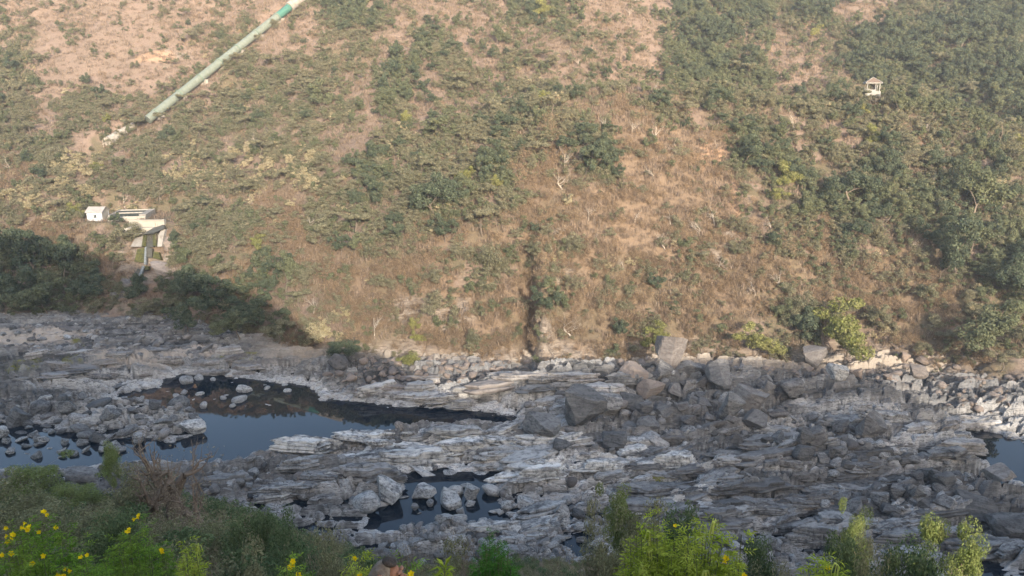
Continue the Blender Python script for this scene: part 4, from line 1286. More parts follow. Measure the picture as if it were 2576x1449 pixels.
ca_, cb_ = hit(276, 366), hit(338, 324)
cas = thing('concrete_pipe_casing', ca_, 'short pale concrete casing of the buried pipe below its lower end', 'casing')
dd = cb_ - ca_
link('casing_body', cyl_between('casing_body', np.array([0, 0, 0.9]), dd + np.array([0, 0, 0.8]), 1.15, M_CONC, 14, 0.8), cas)
link('casing_head', box_mesh('casing_head', -1.0, 0.9, -0.5, 0.6, -0.6, 1.7, M_CONC, 0.08), cas)
link('casing_step', box_mesh('casing_step', dd[0] * .55 - 0.9, dd[0] * .55 + 0.9, dd[1] * .55 - 0.9, dd[1] * .55 + 0.5, dd[2] * .55 - 0.6, dd[2] * .55 + 1.55, M_CONC, 0.08), cas)

# --- little white hut
hx, hy = -81.6, 150.0
hz = 13.9
hut = thing('white_hut', (-82.2, 148.6, hz), 'small whitewashed hut with a pitched grey roof beside the concrete basin', 'hut', None, math.radians(3))
W2, D2, HT, RR = 1.45, 1.5, 2.1, 0.75
link('wall', box_mesh('wall', -W2, W2, -D2, -D2 + 0.2, -0.8, HT, M_WHITE), hut)
link('wall', box_mesh('wall', -W2, W2, D2 - 0.2, D2, -0.8, HT, M_WHITE), hut)
for sx in (-1, 1):
    x0, x1 = (W2 - 0.21, W2 - 0.01) if sx > 0 else (-W2 + 0.01, -W2 + 0.21)
    V = [(x0, -D2 + .2, -.8), (x0, D2 - .2, -.8), (x0, D2 - .2, HT), (x0, 0, HT + RR), (x0, -D2 + .2, HT)]
    V += [(x1,) + v[1:] for v in V]
    F = [(0, 1, 2, 3, 4), (9, 8, 7, 6, 5)] + [(i, 5 + i, 5 + (i + 1) % 5, (i + 1) % 5) for i in range(5)]
    link('gable_wall', new_mesh('gable_wall', V, F, M_CONC_PALE if sx > 0 else M_WHITE), hut)
for sy in (-1, 1):
    e = 0.22
    V = [(-W2 - e, sy * (D2 + e), HT - 0.12), (W2 + e, sy * (D2 + e), HT - 0.12), (W2 + e, 0, HT + RR + 0.02), (-W2 - e, 0, HT + RR + 0.02)]
    V += [(a, b, c + 0.12) for a, b, c in V]
    F = [(0, 1, 2, 3), (7, 6, 5, 4), (0, 4, 5, 1), (1, 5, 6, 2), (2, 6, 7, 3), (3, 7, 4, 0)]
    link('roof', new_mesh('roof', V, F, M_ROOFC), hut)
wnd = link('window', box_mesh('window', -0.12, 0.38, -D2 - 0.04, -D2 + 0.02, 0.95, 1.6, M_DARK, 0.01), hut)
link('window_frame', box_mesh('window_frame', 0.11, 0.15, -D2 - 0.07, -D2 - 0.045, 0.95, 1.6, M_WHITE, 0.0), wnd)
link('window_sill', box_mesh('window_sill', -0.2, 0.46, -D2 - 0.1, -D2 - 0.003, 0.86, 0.945, M_WHITE, 0.01), wnd)

# --- open concrete basin
bas = thing('concrete_basin', (-76.6, 150.9, 14.45), 'open rectangular concrete basin with a cross beam and dark green water', 'basin', None, math.radians(10))
bw, bd, bh, th = 3.5, 3.6, 0.95, 0.42
link('front_wall', box_mesh('front_wall', -bw, bw, -bd, -bd + th, -1.2, bh - 0.33, M_CONC_PALE, 0.04), bas)
link('back_wall', box_mesh('back_wall', -bw, bw, bd - th, bd, -1.2, bh + 0.03, M_CONC_PALE, 0.04), bas)
link('side_wall', box_mesh('side_wall', -bw + 0.003, -bw + th, -bd + th, bd - th, -1.2, bh - 0.01, M_CONC, 0.04), bas)
link('side_wall', box_mesh('side_wall', bw - 1.3, bw - 0.003, -bd + th, bd - th, -1.2, bh - 0.02, M_CONC, 0.04), bas)
link('dark_inner_strip', box_mesh('dark_inner_strip', -bw + th, bw - 1.303, bd - th - 0.06, bd - th - 0.003, 0.3, bh - 0.16, M_DARK, 0.0), bas)  # thin dark strip added over the pale inner face of the back wall
link('dark_inner_strip', box_mesh('dark_inner_strip', -bw + th, bw - 1.303, -0.343, -0.283, 0.3, bh - 0.2, M_DARK, 0.0), bas)  # same dark strip added on the front of the cross beam
link('cross_beam', box_mesh('cross_beam', -bw + th, bw - 1.3, -0.28, 0.12, 0.3, bh - 0.02, M_CONC_PALE, 0.03), bas)
link('basin_water', new_mesh('basin_water', [(-bw + th, -bd + th, 0.4), (bw - 1.3, -bd + th, 0.4), (bw - 1.3, bd - th, 0.4), (-bw + th, bd - th, 0.4)], [(0, 1, 2, 3)], M_BASINW), bas)

# --- retaining wall and spillway
rw = thing('retaining_wall', (-70.6, 144.2, 13.3), 'pale concrete retaining wall in two tiers in front of the basin', 'wall', None, math.radians(4))
link('upper_tier', box_mesh('upper_tier', -3.2, 3.4, -0.25, 0.9, 0.2, 1.55, M_CONC_PALE, 0.05), rw)
link('coping', box_mesh('coping', -3.35, 3.5, -0.42, -0.02, 1.553, 1.75, M_CONC_PALE, 0.03), rw)
link('lower_tier', box_mesh('lower_tier', -4.0, 1.8, -1.3, -0.2, -1.6, 0.35, M_CONC_PALE, 0.05), rw)
link('buttress', box_mesh('buttress', -1.5, -0.3, -2.1, -1.303, -3.2, -0.5, M_CONC_PALE, 0.05), rw)

def sheet_on_slope(name, corners, lift, thick, mat, parent):
    """plate laid along the slope through the ground points under four pixels"""
    P = [hit(*c) for c in corners]
    P = [p + np.array([0, -lift, lift * 0.35]) for p in P]
    base = np.array(parent.location)
    lo = [p + np.array([0, thick, -thick * 0.3]) for p in P]
    V = np.array(P + lo) - base
    n = len(P)
    F = [tuple(range(n)), tuple(range(2 * n - 1, n - 1, -1))] + [(i, n + i, n + (i + 1) % n, (i + 1) % n) for i in range(n)]
    return link(name, new_mesh(name, V, F, mat), parent)

so = hit(375, 622)
spw = thing('outfall_spillway', so, 'mossy concrete outfall chute with curved side wings below the retaining wall', 'spillway')
sheet_on_slope('left_wing', [(333, 623), (362, 623), (366, 594), (348, 598)], 0.75, 0.9, M_CONC, spw)
sheet_on_slope('moss_strip', [(362, 622), (372, 622), (374, 594), (366, 594)], 0.85, 0.8, M_MOSS, spw)
sheet_on_slope('wet_chute', [(372, 623), (390, 623), (390, 592), (374, 593)], 0.6, 0.8, M_WET, spw)
sheet_on_slope('moss_strip', [(390, 622), (399, 622), (399, 590), (390, 591)], 0.8, 0.8, M_MOSS, spw)
sheet_on_slope('wet_chute', [(399, 623), (403, 623), (405, 589), (399, 590)], 0.65, 0.8, M_WET, spw)
sheet_on_slope('right_wing', [(403, 624), (414, 624), (418, 596), (422, 577), (414, 577), (405, 594)], 1.0, 1.1, M_CONC_PALE, spw)
sheet_on_slope('lip_slab', [(356, 595), (396, 590), (424, 578), (420, 570), (396, 577), (376, 588)], 1.5, 0.9, M_WET, spw)
csc = thing('cascade', hit(362, 690), 'thin mossy cascade dropping over rock below the outfall', 'waterfall')
sheet_on_slope('moss_bank', [(344, 662), (368, 662), (370, 624), (352, 630)], 0.9, 0.9, M_MOSS, csc)
sheet_on_slope('water_thread', [(369, 668), (374, 668), (375, 624), (371, 624)], 1.0, 0.5, M_FALL, csc)
sheet_on_slope('wet_rock', [(374, 650), (388, 652), (388, 626), (375, 624)], 0.8, 0.8, M_WET, csc)
sheet_on_slope('moss_bank', [(390, 654), (410, 655), (404, 636), (392, 636)], 0.8, 0.8, M_MOSS, csc)
sheet_on_slope('wet_rock', [(338, 716), (352, 718), (362, 682), (352, 680)], 0.9, 0.9, M_WET, csc)
sheet_on_slope('water_thread', [(351, 716), (356, 716), (372, 672), (366, 672)], 1.2, 0.5, M_FALL, csc)
sheet_on_slope('moss_bank', [(368, 682), (380, 682), (380, 672), (368, 672)], 0.9, 0.6, M_MOSS, csc)
for k, (px, py, w, st, tone, warm, lab) in enumerate([(405, 690, 60, 'a', .5, .5, 'smooth pinkish rock shoulder right of the cascade'),
                                             (318, 722, 56, 'a', .45, .2, 'grey layered rock at the foot of the cascade'), (428, 628, 40, 'a', .6, .8, 'pale pink rock beside the right wing of the outfall'),
                                             (300, 745, 50, 'a', .4, .1, 'shaded grey rock under the cascade')]):
    P = hit(px, py); wm = w * np.linalg.norm(P - [0, 0, CAM_Z]) / FPX
    o = link('rock_outcrop', B_ANG[(k * 3 + 1) % 8], None, (P[0], P[1] + wm * 0.22, P[2] - wm * 0.30), (0.3, 0.1, 0.3 * k), (wm * .5, wm * .5, wm * .45))
    o.color = (tone, .2, warm, 1)
    tag(o, lab, 'rock')

# --- pavilion on the crest
pv = hit(2194, 246)
M_PAV = mat_plain('pavilion_plaster', (0.30, 0.285, 0.25), (0.38, 0.36, 0.32), 2.0)
pav = thing('pavilion', (pv[0], pv[1] + 0.5, pv[2] + 1.15), 'small white pavilion with brown hipped roof on the crest at upper right', 'pavilion', None, math.radians(-14))
a_ = 1.25
link('base_slab', box_mesh('base_slab', -a_ - .2, a_ + .2, -a_ - .2, a_ + .2, -1.0, 0.12, M_PAV, 0.03), pav)
for x_, y_ in ((-1, -1), (1, -1), (1, 1), (-1, 1), (-0.35, 1), (0.35, -1.0)):
    link('column', cyl_between('column', (x_ * (a_ - .08), y_ * (a_ - .08), 0.1), (x_ * (a_ - .08), y_ * (a_ - .08), 1.62), 0.1, M_PAV, 10), pav)
link('low_wall', box_mesh('low_wall', -a_, 0.5, -a_ - .06, -a_ + .06, 0.123, 0.42, M_PAV, 0.01), pav)
link('low_wall', box_mesh('low_wall', -a_ - .06, -a_ + .055, -a_ + .065, a_, 0.123, 0.42, M_PAV, 0.01), pav)
e_ = a_ + 0.35
link('fascia', box_mesh('fascia', -e_, e_, -e_, e_, 1.62, 1.80, M_PAV, 0.02), pav)
rf = link('roof', new_mesh('roof', [(-e_ + .02, -e_ + .02, 1.803), (e_ - .02, -e_ + .02, 1.803), (e_ - .02, e_ - .02, 1.803), (-e_ + .02, e_ - .02, 1.803), (0, 0, 2.85)],
                          [(0, 1, 4), (1, 2, 4), (2, 3, 4), (3, 0, 4), (3, 2, 1, 0)], M_ROOFB), pav)
for sx, sy in ((-1, -1), (1, -1), (1, 1), (-1, 1)):
    link('hip_cap', cyl_between('hip_cap', (sx * e_, sy * e_, 1.83), (0, 0, 2.87), 0.05, M_PAV, 6), rf)
# ------------------------------------------------------------------ trees one can pick out on the far slope
LABEL_ZONES = [
    (0, 0, 560, 140, 'on the bare pink slope at top left'), (0, 140, 330, 330, 'on the slope left of the green pipe'), (0, 330, 560, 520, 'below the lower end of the pipe'),
    (560, 0, 1000, 170, 'on the slope beside the upper pipe'), (330, 140, 900, 330, 'on the slope right of the lower pipe'), (560, 330, 860, 520, 'among the cream brush right of the pipe'),
    (1000, 0, 1400, 170, 'on the upper slope at top centre'), (900, 170, 1300, 330, 'on the middle slope below top centre'), (860, 330, 1300, 520, 'on the slope above the grey cliff'),
    (1400, 0, 1720, 240, 'on the slope left of the wooded gully'), (1720, 0, 2100, 240, 'in the wooded gully at upper right'), (2100, 0, 2576, 130, 'on the far hill at top right'),
    (2100, 130, 2576, 250, 'in the dark wood behind the pavilion'), (1300, 240, 1800, 420, 'around the crest of the grassy spur'), (1300, 420, 1800, 660, 'on the dry grassy spur'),
    (1800, 240, 2200, 420, 'on the slope left below the pavilion'), (2200, 250, 2576, 420, 'on the slope right below the pavilion'), (1800, 420, 2576, 660, 'on the wooded right-hand slope'),
    (0, 520, 340, 830, 'in the shaded thicket at left'), (340, 640, 800, 900, 'in the shaded thicket below the outfall'), (340, 520, 860, 640, 'on the slope right of the basin'),
    (800, 520, 1320, 700, 'on the lower slope left of the crevice'), (800, 700, 1320, 1000, 'on the rocky bank left of the crevice'),
    (1320, 660, 1800, 1000, 'on the rocky bank right of the crevice'), (1800, 660, 2576, 1020, 'on the dry bank at lower right'),
]
KIND_WORDS = {'green': ('green_tree', 'green tree', 'tree'), 'dark': ('dark_green_tree', 'dark green tree', 'tree'), 'olive': ('olive_scrub_tree', 'olive thorn tree', 'tree'),
              'yellow': ('yellow_green_tree', 'yellow-green tree', 'tree'), 'cream': ('cream_bush', 'cream-coloured bush', 'bush'), 'dry': ('leafless_bush', 'leafless brown bush', 'bush'),
              'bare': ('bare_tree', 'bare pale tree', 'tree')}
NOMW = {'green': 4.6, 'dark': 5.2, 'olive': 4.6, 'yellow': 4.4, 'cream': 4.2, 'dry': 3.6, 'bare': 4.8}
rngt = np.random.RandomState(31)
trees_at = []

def put_tree(kind, P, width, label, group, stretch=1.0, variant=None):
    nm, _, cat = KIND_WORDS[kind]
    S = SPEC[kind]
    tm, cm = S[(variant if variant is not None else rngt.randint(len(S))) % len(S)]
    sc = width / NOMW[kind]
    o = thing(nm, (P[0], P[1], P[2]), label, cat, group, rngt.uniform(0, 6.28))
    o.scale = (sc, sc, sc * stretch)
    link('trunk', tm, o)
    if cm is not None: link('crown', cm, o)
    trees_at.append((P[0], P[1], width))
    return o

# px, py of the foot, crown width px, kind, height stretch, label
NAMED_TREES = [
    (1480, 448, 88, 'green', 1.15, 'big round grey-green tree beside the white dead tree on the spur'),
    (1420, 432, 74, 'bare', 1.1, 'white dead tree left of the big round tree on the spur'),
    (1590, 335, 56, 'bare', 0.9, 'small white dead tree high on the spur among dry grass'),
    (1800, 372, 62, 'bare', 0.7, 'sprawling white dead branches above the pale earth scar'),
    (1868, 420, 96, 'dark', 0.95, 'big dark round tree right of the pale earth scar'),
    (1714, 328, 34, 'dark', 1.1, 'small dark round tree standing alone on the spur crest'),
    (805, 285, 78, 'green', 1.1, 'tall green tree standing alone right of the pipe'),
    (992, 282, 62, 'green', 0.9, 'round green tree on the bare strip right of the tall lone tree'),
    (1003, 170, 46, 'green', 1.5, 'tall narrow green tree at upper centre'),
    (1005, 200, 40, 'green', 1.2, 'lower of the narrow green trees at upper centre'),
    (900, 78, 46, 'green', 1.2, 'leaning green tree near the top left of centre'),
    (1250, 120, 60, 'green', 0.9, 'green tree below the top centre trees'),
    (1375, 48, 60, 'yellow', 0.9, 'yellowish tree near the top edge right of centre'),
    (474, 108, 54, 'olive', 0.9, 'round dark bush alone on the bare slope left of the pipe'),
    (1262, 338, 74, 'dark', 1.0, 'dark green tree at the head of the crevice gully'),
    (1120, 345, 90, 'green', 0.8, 'broad green tree left of the crevice gully head'),
    (1215, 470, 60, 'dark', 1.5, 'tall dark tree on the gully side at centre'),
    (1098, 545, 124, 'green', 1.0, 'largest spreading green tree at centre left'),
    (1118, 610, 70, 'green', 1.0, 'green tree just below the largest spreading tree'),
    (950, 520, 66, 'dark', 1.1, 'dark green tree left of the largest spreading tree'),
    (800, 622, 92, 'olive', 1.2, 'grey-green flat-topped tree right of the outfall slope'),
    (722, 735, 84, 'green', 1.2, 'blue-green tree at the edge of the shadow'),
    (1228, 690, 112, 'olive', 1.0, 'wide olive tree on a thin trunk left of the crevice'),
    (1398, 790, 52, 'green', 1.3, 'bright green creeper bush right of the crevice'),
    (1308, 858, 26, 'green', 1.9, 'narrow green bush on the left lip of the crevice'),
    (1346, 920, 26, 'green', 1.2, 'green bush at the bottom mouth of the crevice'),
    (1046, 830, 34, 'yellow', 1.2, 'small yellow-green bush under the grey cliff'),
    (1048, 868, 36, 'yellow', 1.2, 'lower yellow-green bush under the grey cliff'),
    (1562, 862, 48, 'green', 1.4, 'upright green bush on the bank left of the bright bush'),
    (1650, 892, 84, 'yellow', 1.0, 'bright yellow-green bush above the square pale boulder'),
    (1900, 895, 96, 'yellow', 1.0, 'left of the three yellow-green trees on the right bank'),
    (2018, 890, 104, 'green', 1.1, 'middle of the three trees on the right bank with olive crown'),
    (2135, 900, 165, 'yellow', 0.95, 'large pale yellow tree on the right bank'),
    (1990, 480, 76, 'yellow', 1.0, 'light green round tree on the right-hand slope'),
    (2450, 560, 130, 'green', 1.0, 'broad green tree on the right slope near the edge'),
    (2140, 520, 120, 'dark', 0.9, 'broad dark tree in the middle of the right slope'),
    (2400, 700, 130, 'dark', 1.2, 'tall dark tree in the gully at the right edge'),
    (2480, 900, 150, 'green', 0.9, 'large green tree low at the right edge'),
    (2540, 760, 110, 'dark', 1.2, 'dark tree at the right edge above the low green tree'),
    (1660, 742, 66, 'green', 0.9, 'small round grey-green tree on the bank below the spur'),
    (1340, 590, 40, 'dark', 1.0, 'dark bush at the top of the crevice'),
    (2330, 480, 60, 'bare', 1.0, 'bare white tree among green on the right slope'),
    (1640, 450, 66, 'bare', 0.8, 'brown spreading leafless tree on the spur face'),
    (1595, 560, 70, 'bare', 0.75, 'low leafless tree with crooked boughs on the spur face'),
    (1400, 600, 70, 'bare', 0.9, 'leaning dead tree at the right of the crevice head'),
    (640, 520, 64, 'bare', 0.8, 'spreading leafless tree on the slope above the outfall'),
    (262, 372, 44, 'bare', 0.7, 'white dead branches left of the concrete pipe casing'),
    (870, 905, 96, 'green', 0.6, 'low green patch of bushes at the shadow edge by the river'),
    (1020, 920, 70, 'yellow', 0.6, 'small yellowish bushes on the rubble of the far shore'),
    (318, 612, 92, 'olive', 0.75, 'wide olive bush covering the slope below the hut'),
    (2058, 98, 34, 'yellow', 1.1, 'small yellow tree on the far hill at upper right'),
    (402, 314, 52, 'olive', 0.8, 'olive bush hiding the lower end of the green pipe'),
    (352, 330, 60, 'olive', 0.8, 'olive bush between the pipe end and the concrete casing'),
    (470, 262, 46, 'olive', 0.8, 'olive bush under the lower third of the pipe'),
    (575, 172, 40, 'olive', 0.8, 'small bush under the middle of the pipe'),
    (690, 75, 40, 'olive', 0.9, 'bush overlapping the pipe just below its darker top section'),
    (300, 352, 44, 'olive', 0.7, 'low bush overlapping the concrete casing'),
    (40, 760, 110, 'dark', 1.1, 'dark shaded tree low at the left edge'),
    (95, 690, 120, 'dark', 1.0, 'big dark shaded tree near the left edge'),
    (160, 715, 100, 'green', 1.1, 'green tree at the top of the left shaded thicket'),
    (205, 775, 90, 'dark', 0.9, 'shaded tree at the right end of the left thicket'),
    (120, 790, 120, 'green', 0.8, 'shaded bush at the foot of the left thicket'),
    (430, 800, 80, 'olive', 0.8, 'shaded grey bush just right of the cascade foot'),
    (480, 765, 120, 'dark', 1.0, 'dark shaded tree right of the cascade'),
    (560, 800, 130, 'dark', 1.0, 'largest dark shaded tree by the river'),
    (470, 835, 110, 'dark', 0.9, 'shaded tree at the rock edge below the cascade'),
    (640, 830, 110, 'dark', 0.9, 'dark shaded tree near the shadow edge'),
    (600, 855, 100, 'green', 0.8, 'shaded bush overhanging the rocks near the shadow edge'),
    (700, 865, 96, 'olive', 0.9, 'grey shaded bush at the right end of the river thicket'),
    (740, 850, 60, 'bare', 1.0, 'pale bare tree at the tip of the shadow'),
    (820, 860, 90, 'cream', 0.9, 'pale leafless-looking bush beyond the shadow tip'),
    (352, 800, 80, 'olive', 0.8, 'low shaded bush left below the cascade trees'),
    (2505, 500, 40, 'cream', 1.4, 'pale dry tree at the right edge of the wood'),
]
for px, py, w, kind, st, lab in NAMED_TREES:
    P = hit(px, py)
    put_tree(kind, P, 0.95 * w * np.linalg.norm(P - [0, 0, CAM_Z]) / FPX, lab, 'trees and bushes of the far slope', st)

# the rest, by the map of the slope; labels by place in their row
WANT = {  # letter -> kinds and weights
    BARE: (('green', .4), ('olive', .6)), GRASSY: (('green', .5), ('olive', .4), ('bare', .1)), OLIVE: (('olive', .62), ('green', .28), ('bare', .06), ('yellow', .04)),
    WOOD: (('green', .45), ('dark', .45), ('olive', .1)), DRY: (('dry', .5), ('bare', .22), ('olive', .28)), CREAM: (('cream', .5), ('olive', .5)),
    ROCK: (('dry', .7), ('olive', .3)), STRAW: (('dry', .6), ('olive', .25), ('bare', .15))}
RATE = {BARE: .10, GRASSY: .34, OLIVE: .62, WOOD: 1.0, DRY: .6, CREAM: .55, ROCK: .15, STRAW: .2}
LIMIT = {'green': 260, 'dark': 280, 'olive': 230, 'yellow': 14, 'cream': 34, 'dry': 130, 'bare': 44}
auto = []
count = {k: 0 for k in LIMIT}
for k in range(9000):
    px = rngt.uniform(-10, 2586); py = rngt.uniform(-5, 960)
    c = int(cover_px(px + 14 * rngt.normal(), py + 12 * rngt.normal()))
    if rngt.rand() > RATE[c]: continue
    kinds = WANT[c]; u = rngt.rand(); kind = kinds[-1][0]
    for kk, w_ in kinds:
        if u < w_: kind = kk; break
        u -= w_
    if count[kind] >= LIMIT[kind]: continue
    P = hit(px, py)
    if hill_base(np.array([P[0]]), np.array([P[1]]))[0] < 1.5: continue
    if pipe_dist(P[0], P[1])[0] < 4.5 or not clear_of_works(P[:1], P[1:2])[0]: continue
    w = {'green': rngt.uniform(3.0, 5.4), 'dark': rngt.uniform(3.4, 6.4), 'olive': rngt.uniform(3.0, 5.8), 'yellow': rngt.uniform(2.4, 4), 'cream': rngt.uniform(2.5, 4.6),
         'dry': rngt.uniform(2.4, 4.2), 'bare': rngt.uniform(2.6, 4.8)}[kind]
    if c in (BARE, GRASSY): w *= 0.8
    if c == WOOD and px > 1690 and py < 300: w *= 1.25
    if kind == 'bare': w *= 1.15
    if px < 1750 and kind in ('green', 'dark'): w *= 0.82
    if any((a - P[0]) ** 2 + (b - P[1]) ** 2 < ((0.26 if c == WOOD else 0.34) * (w + ww)) ** 2 for a, b, ww in trees_at): continue
    o = put_tree(kind, P, w, None, 'trees and bushes of the far slope', rngt.uniform(0.8, 1.2))
    count[kind] += 1
    auto.append((px, py, kind, o))
zoned = {}
for px, py, kind, o in auto:
    z = 0; best = 1e9
    for i, (x0, y0, x1, y1, ph) in enumerate(LABEL_ZONES):
        d = max(x0 - px, 0, px - x1) + max(y0 - py, 0, py - y1)
        if d < best: best, z = d, i
    zoned.setdefault((z, kind), []).append((px, py, o))
for (z, kind), lst in zoned.items():
    rows = max(1, int(math.ceil(len(lst) / 14.0)))
    names = {1: [''], 2: [' upper half', ' lower half'], 3: [' top row', ' middle row', ' bottom row']}.get(rows, None)
    if names is None: rows = 4; names = [' top row', ' second row', ' third row', ' bottom row']
    lst.sort(key=lambda m: m[1]); per = int(math.ceil(len(lst) / rows))
    for r_ in range(rows):
        row = sorted(lst[r_ * per:(r_ + 1) * per], key=lambda m: m[0])
        for k, (px, py, o) in enumerate(row):
            w_ = ordinal(k, len(row)) if len(row) > 1 else ('only ' if rows == 1 else '')
            o['label'] = w_ + KIND_WORDS[kind][1] + (',' + names[r_] + ',' if names[r_] else '') + ' ' + LABEL_ZONES[z][4]
# ------------------------------------------------------------------ near bank: shrubs below the viewpoint
L_TEC = mat_leaf('leaf_trumpet_bush', (0.13, 0.24, 0.03), (0.19, 0.30, 0.05), (0.26, 0.34, 0.06), 0.38)
L_TECB = mat_leaf('leaf_trumpet_bush_light', (0.29, 0.36, 0.035), (0.36, 0.42, 0.05), (0.44, 0.47, 0.09), 0.42)
L_FEATH = mat_leaf('leaf_feathery', (0.055, 0.16, 0.02), (0.07, 0.19, 0.03), (0.11, 0.24, 0.04), 0.35)
L_NOL = mat_leaf('leaf_near_olive', (0.17, 0.175, 0.085), (0.24, 0.225, 0.12), (0.29, 0.27, 0.15), 0.3)
L_NDK = mat_leaf('leaf_near_dark', (0.085, 0.13, 0.06), (0.125, 0.165, 0.075), (0.165, 0.20, 0.09), 0.3)
L_NYG = mat_leaf('leaf_near_light', (0.16, 0.20, 0.06), (0.20, 0.24, 0.08), (0.27, 0.29, 0.11), 0.35)
L_NDRY = mat_leaf('leaf_near_dry', (0.22, 0.17, 0.115), (0.28, 0.22, 0.15), (0.34, 0.27, 0.17), 0.2)
def mat_flat(name, c, trans=0.3):
    return mat_leaf(name, c, tuple(v * 1.1 for v in c), None, trans)
M_FLOWER = mat_flat('petal_yellow', (0.80, 0.58, 0.015), 0.3)
M_POD = mat_flat('seed_pod', (0.42, 0.43, 0.10), 0.3)
M_STEM = mat_bark('green_stem', (0.11, 0.13, 0.05), (0.2, 0.2, 0.09))

def near_spot(px, py_top, Y):
    """foot of a plant on the near bank and the height that brings its top to the pixel"""
    T = at_y(px, py_top, Y)
    g = float(ground(T[0], Y))
    return np.array([T[0], Y, g]), max(T[2] - g, 0.4)

def lance(bag, p, d, n, L, w, droop=0.25):
    """narrow bent leaves: base points p, directions d, face normals n"""
    m = len(p)
    s = np.cross(d, n); s /= np.linalg.norm(s, axis=1)[:, None] + 1e-9
    L = np.asarray(L)[:, None]; w = np.asarray(w)[:, None]
    dn = np.array([0, 0, -1.0])
    a = p; b = p + d * L * 0.45; c = p + d * L + dn * L * droop
    V = np.stack([a, b - s * w / 2, c, b + s * w / 2], 1).reshape(-1, 3)
    bag.add(V, np.arange(m * 4).reshape(-1, 4))

def flower_mesh():
    """trumpet flower: tube opening into five round lobes"""
    V = [(0, 0, 0)]; F = []
    n = 20
    for k in range(n):
        a = 2 * math.pi * k / n; V.append((0.006 * math.cos(a), 0.006 * math.sin(a), 0.008))
    for k in range(n):
        a = 2 * math.pi * k / n; V.append((0.013 * math.cos(a), 0.013 * math.sin(a), 0.03))
    for k in range(n):
        a = 2 * math.pi * k / n; r = 0.0235 + 0.0045 * math.cos(5 * a)
        V.append((r * math.cos(a), r * math.sin(a), 0.034 + 0.003 * math.cos(5 * a)))
    for k in range(n):
        j = (k + 1) % n
        F.append((0, 1 + j, 1 + k)); F.append((1 + k, 1 + j, 1 + n + j, 1 + n + k)); F.append((1 + n + k, 1 + n + j, 1 + 2 * n + j, 1 + 2 * n + k))
    return new_mesh('flower', V, F, M_FLOWER, True)
FLOWER = flower_mesh()

def pod_mesh(seed):
    r = np.random.RandomState(seed); V = []; F = []
    for k in range(7):
        a = r.uniform(0, 6.28); L = r.uniform(0.12, 0.20)
        o = np.array([math.cos(a), math.sin(a), 0]) * 0.03
        s = np.array([-math.sin(a), math.cos(a), 0]) * 0.0045
        pts = [np.zeros(3), o + [0, 0, 0.005], o * 1.6 + [0, 0, -L * 0.5], o * 1.5 + [0, 0, -L]]
        i = len(V)
        for q, p in enumerate(pts): V += [p - s * (1 if q < 3 else .3), p + s * (1 if q < 3 else .3)]
        for q in range(3): F.append((i + 2 * q, i + 2 * q + 1, i + 2 * q + 3, i + 2 * q + 2))
    return new_mesh('pod_cluster', V, F, M_POD)
PODS = [pod_mesh(900 + i) for i in range(3)]

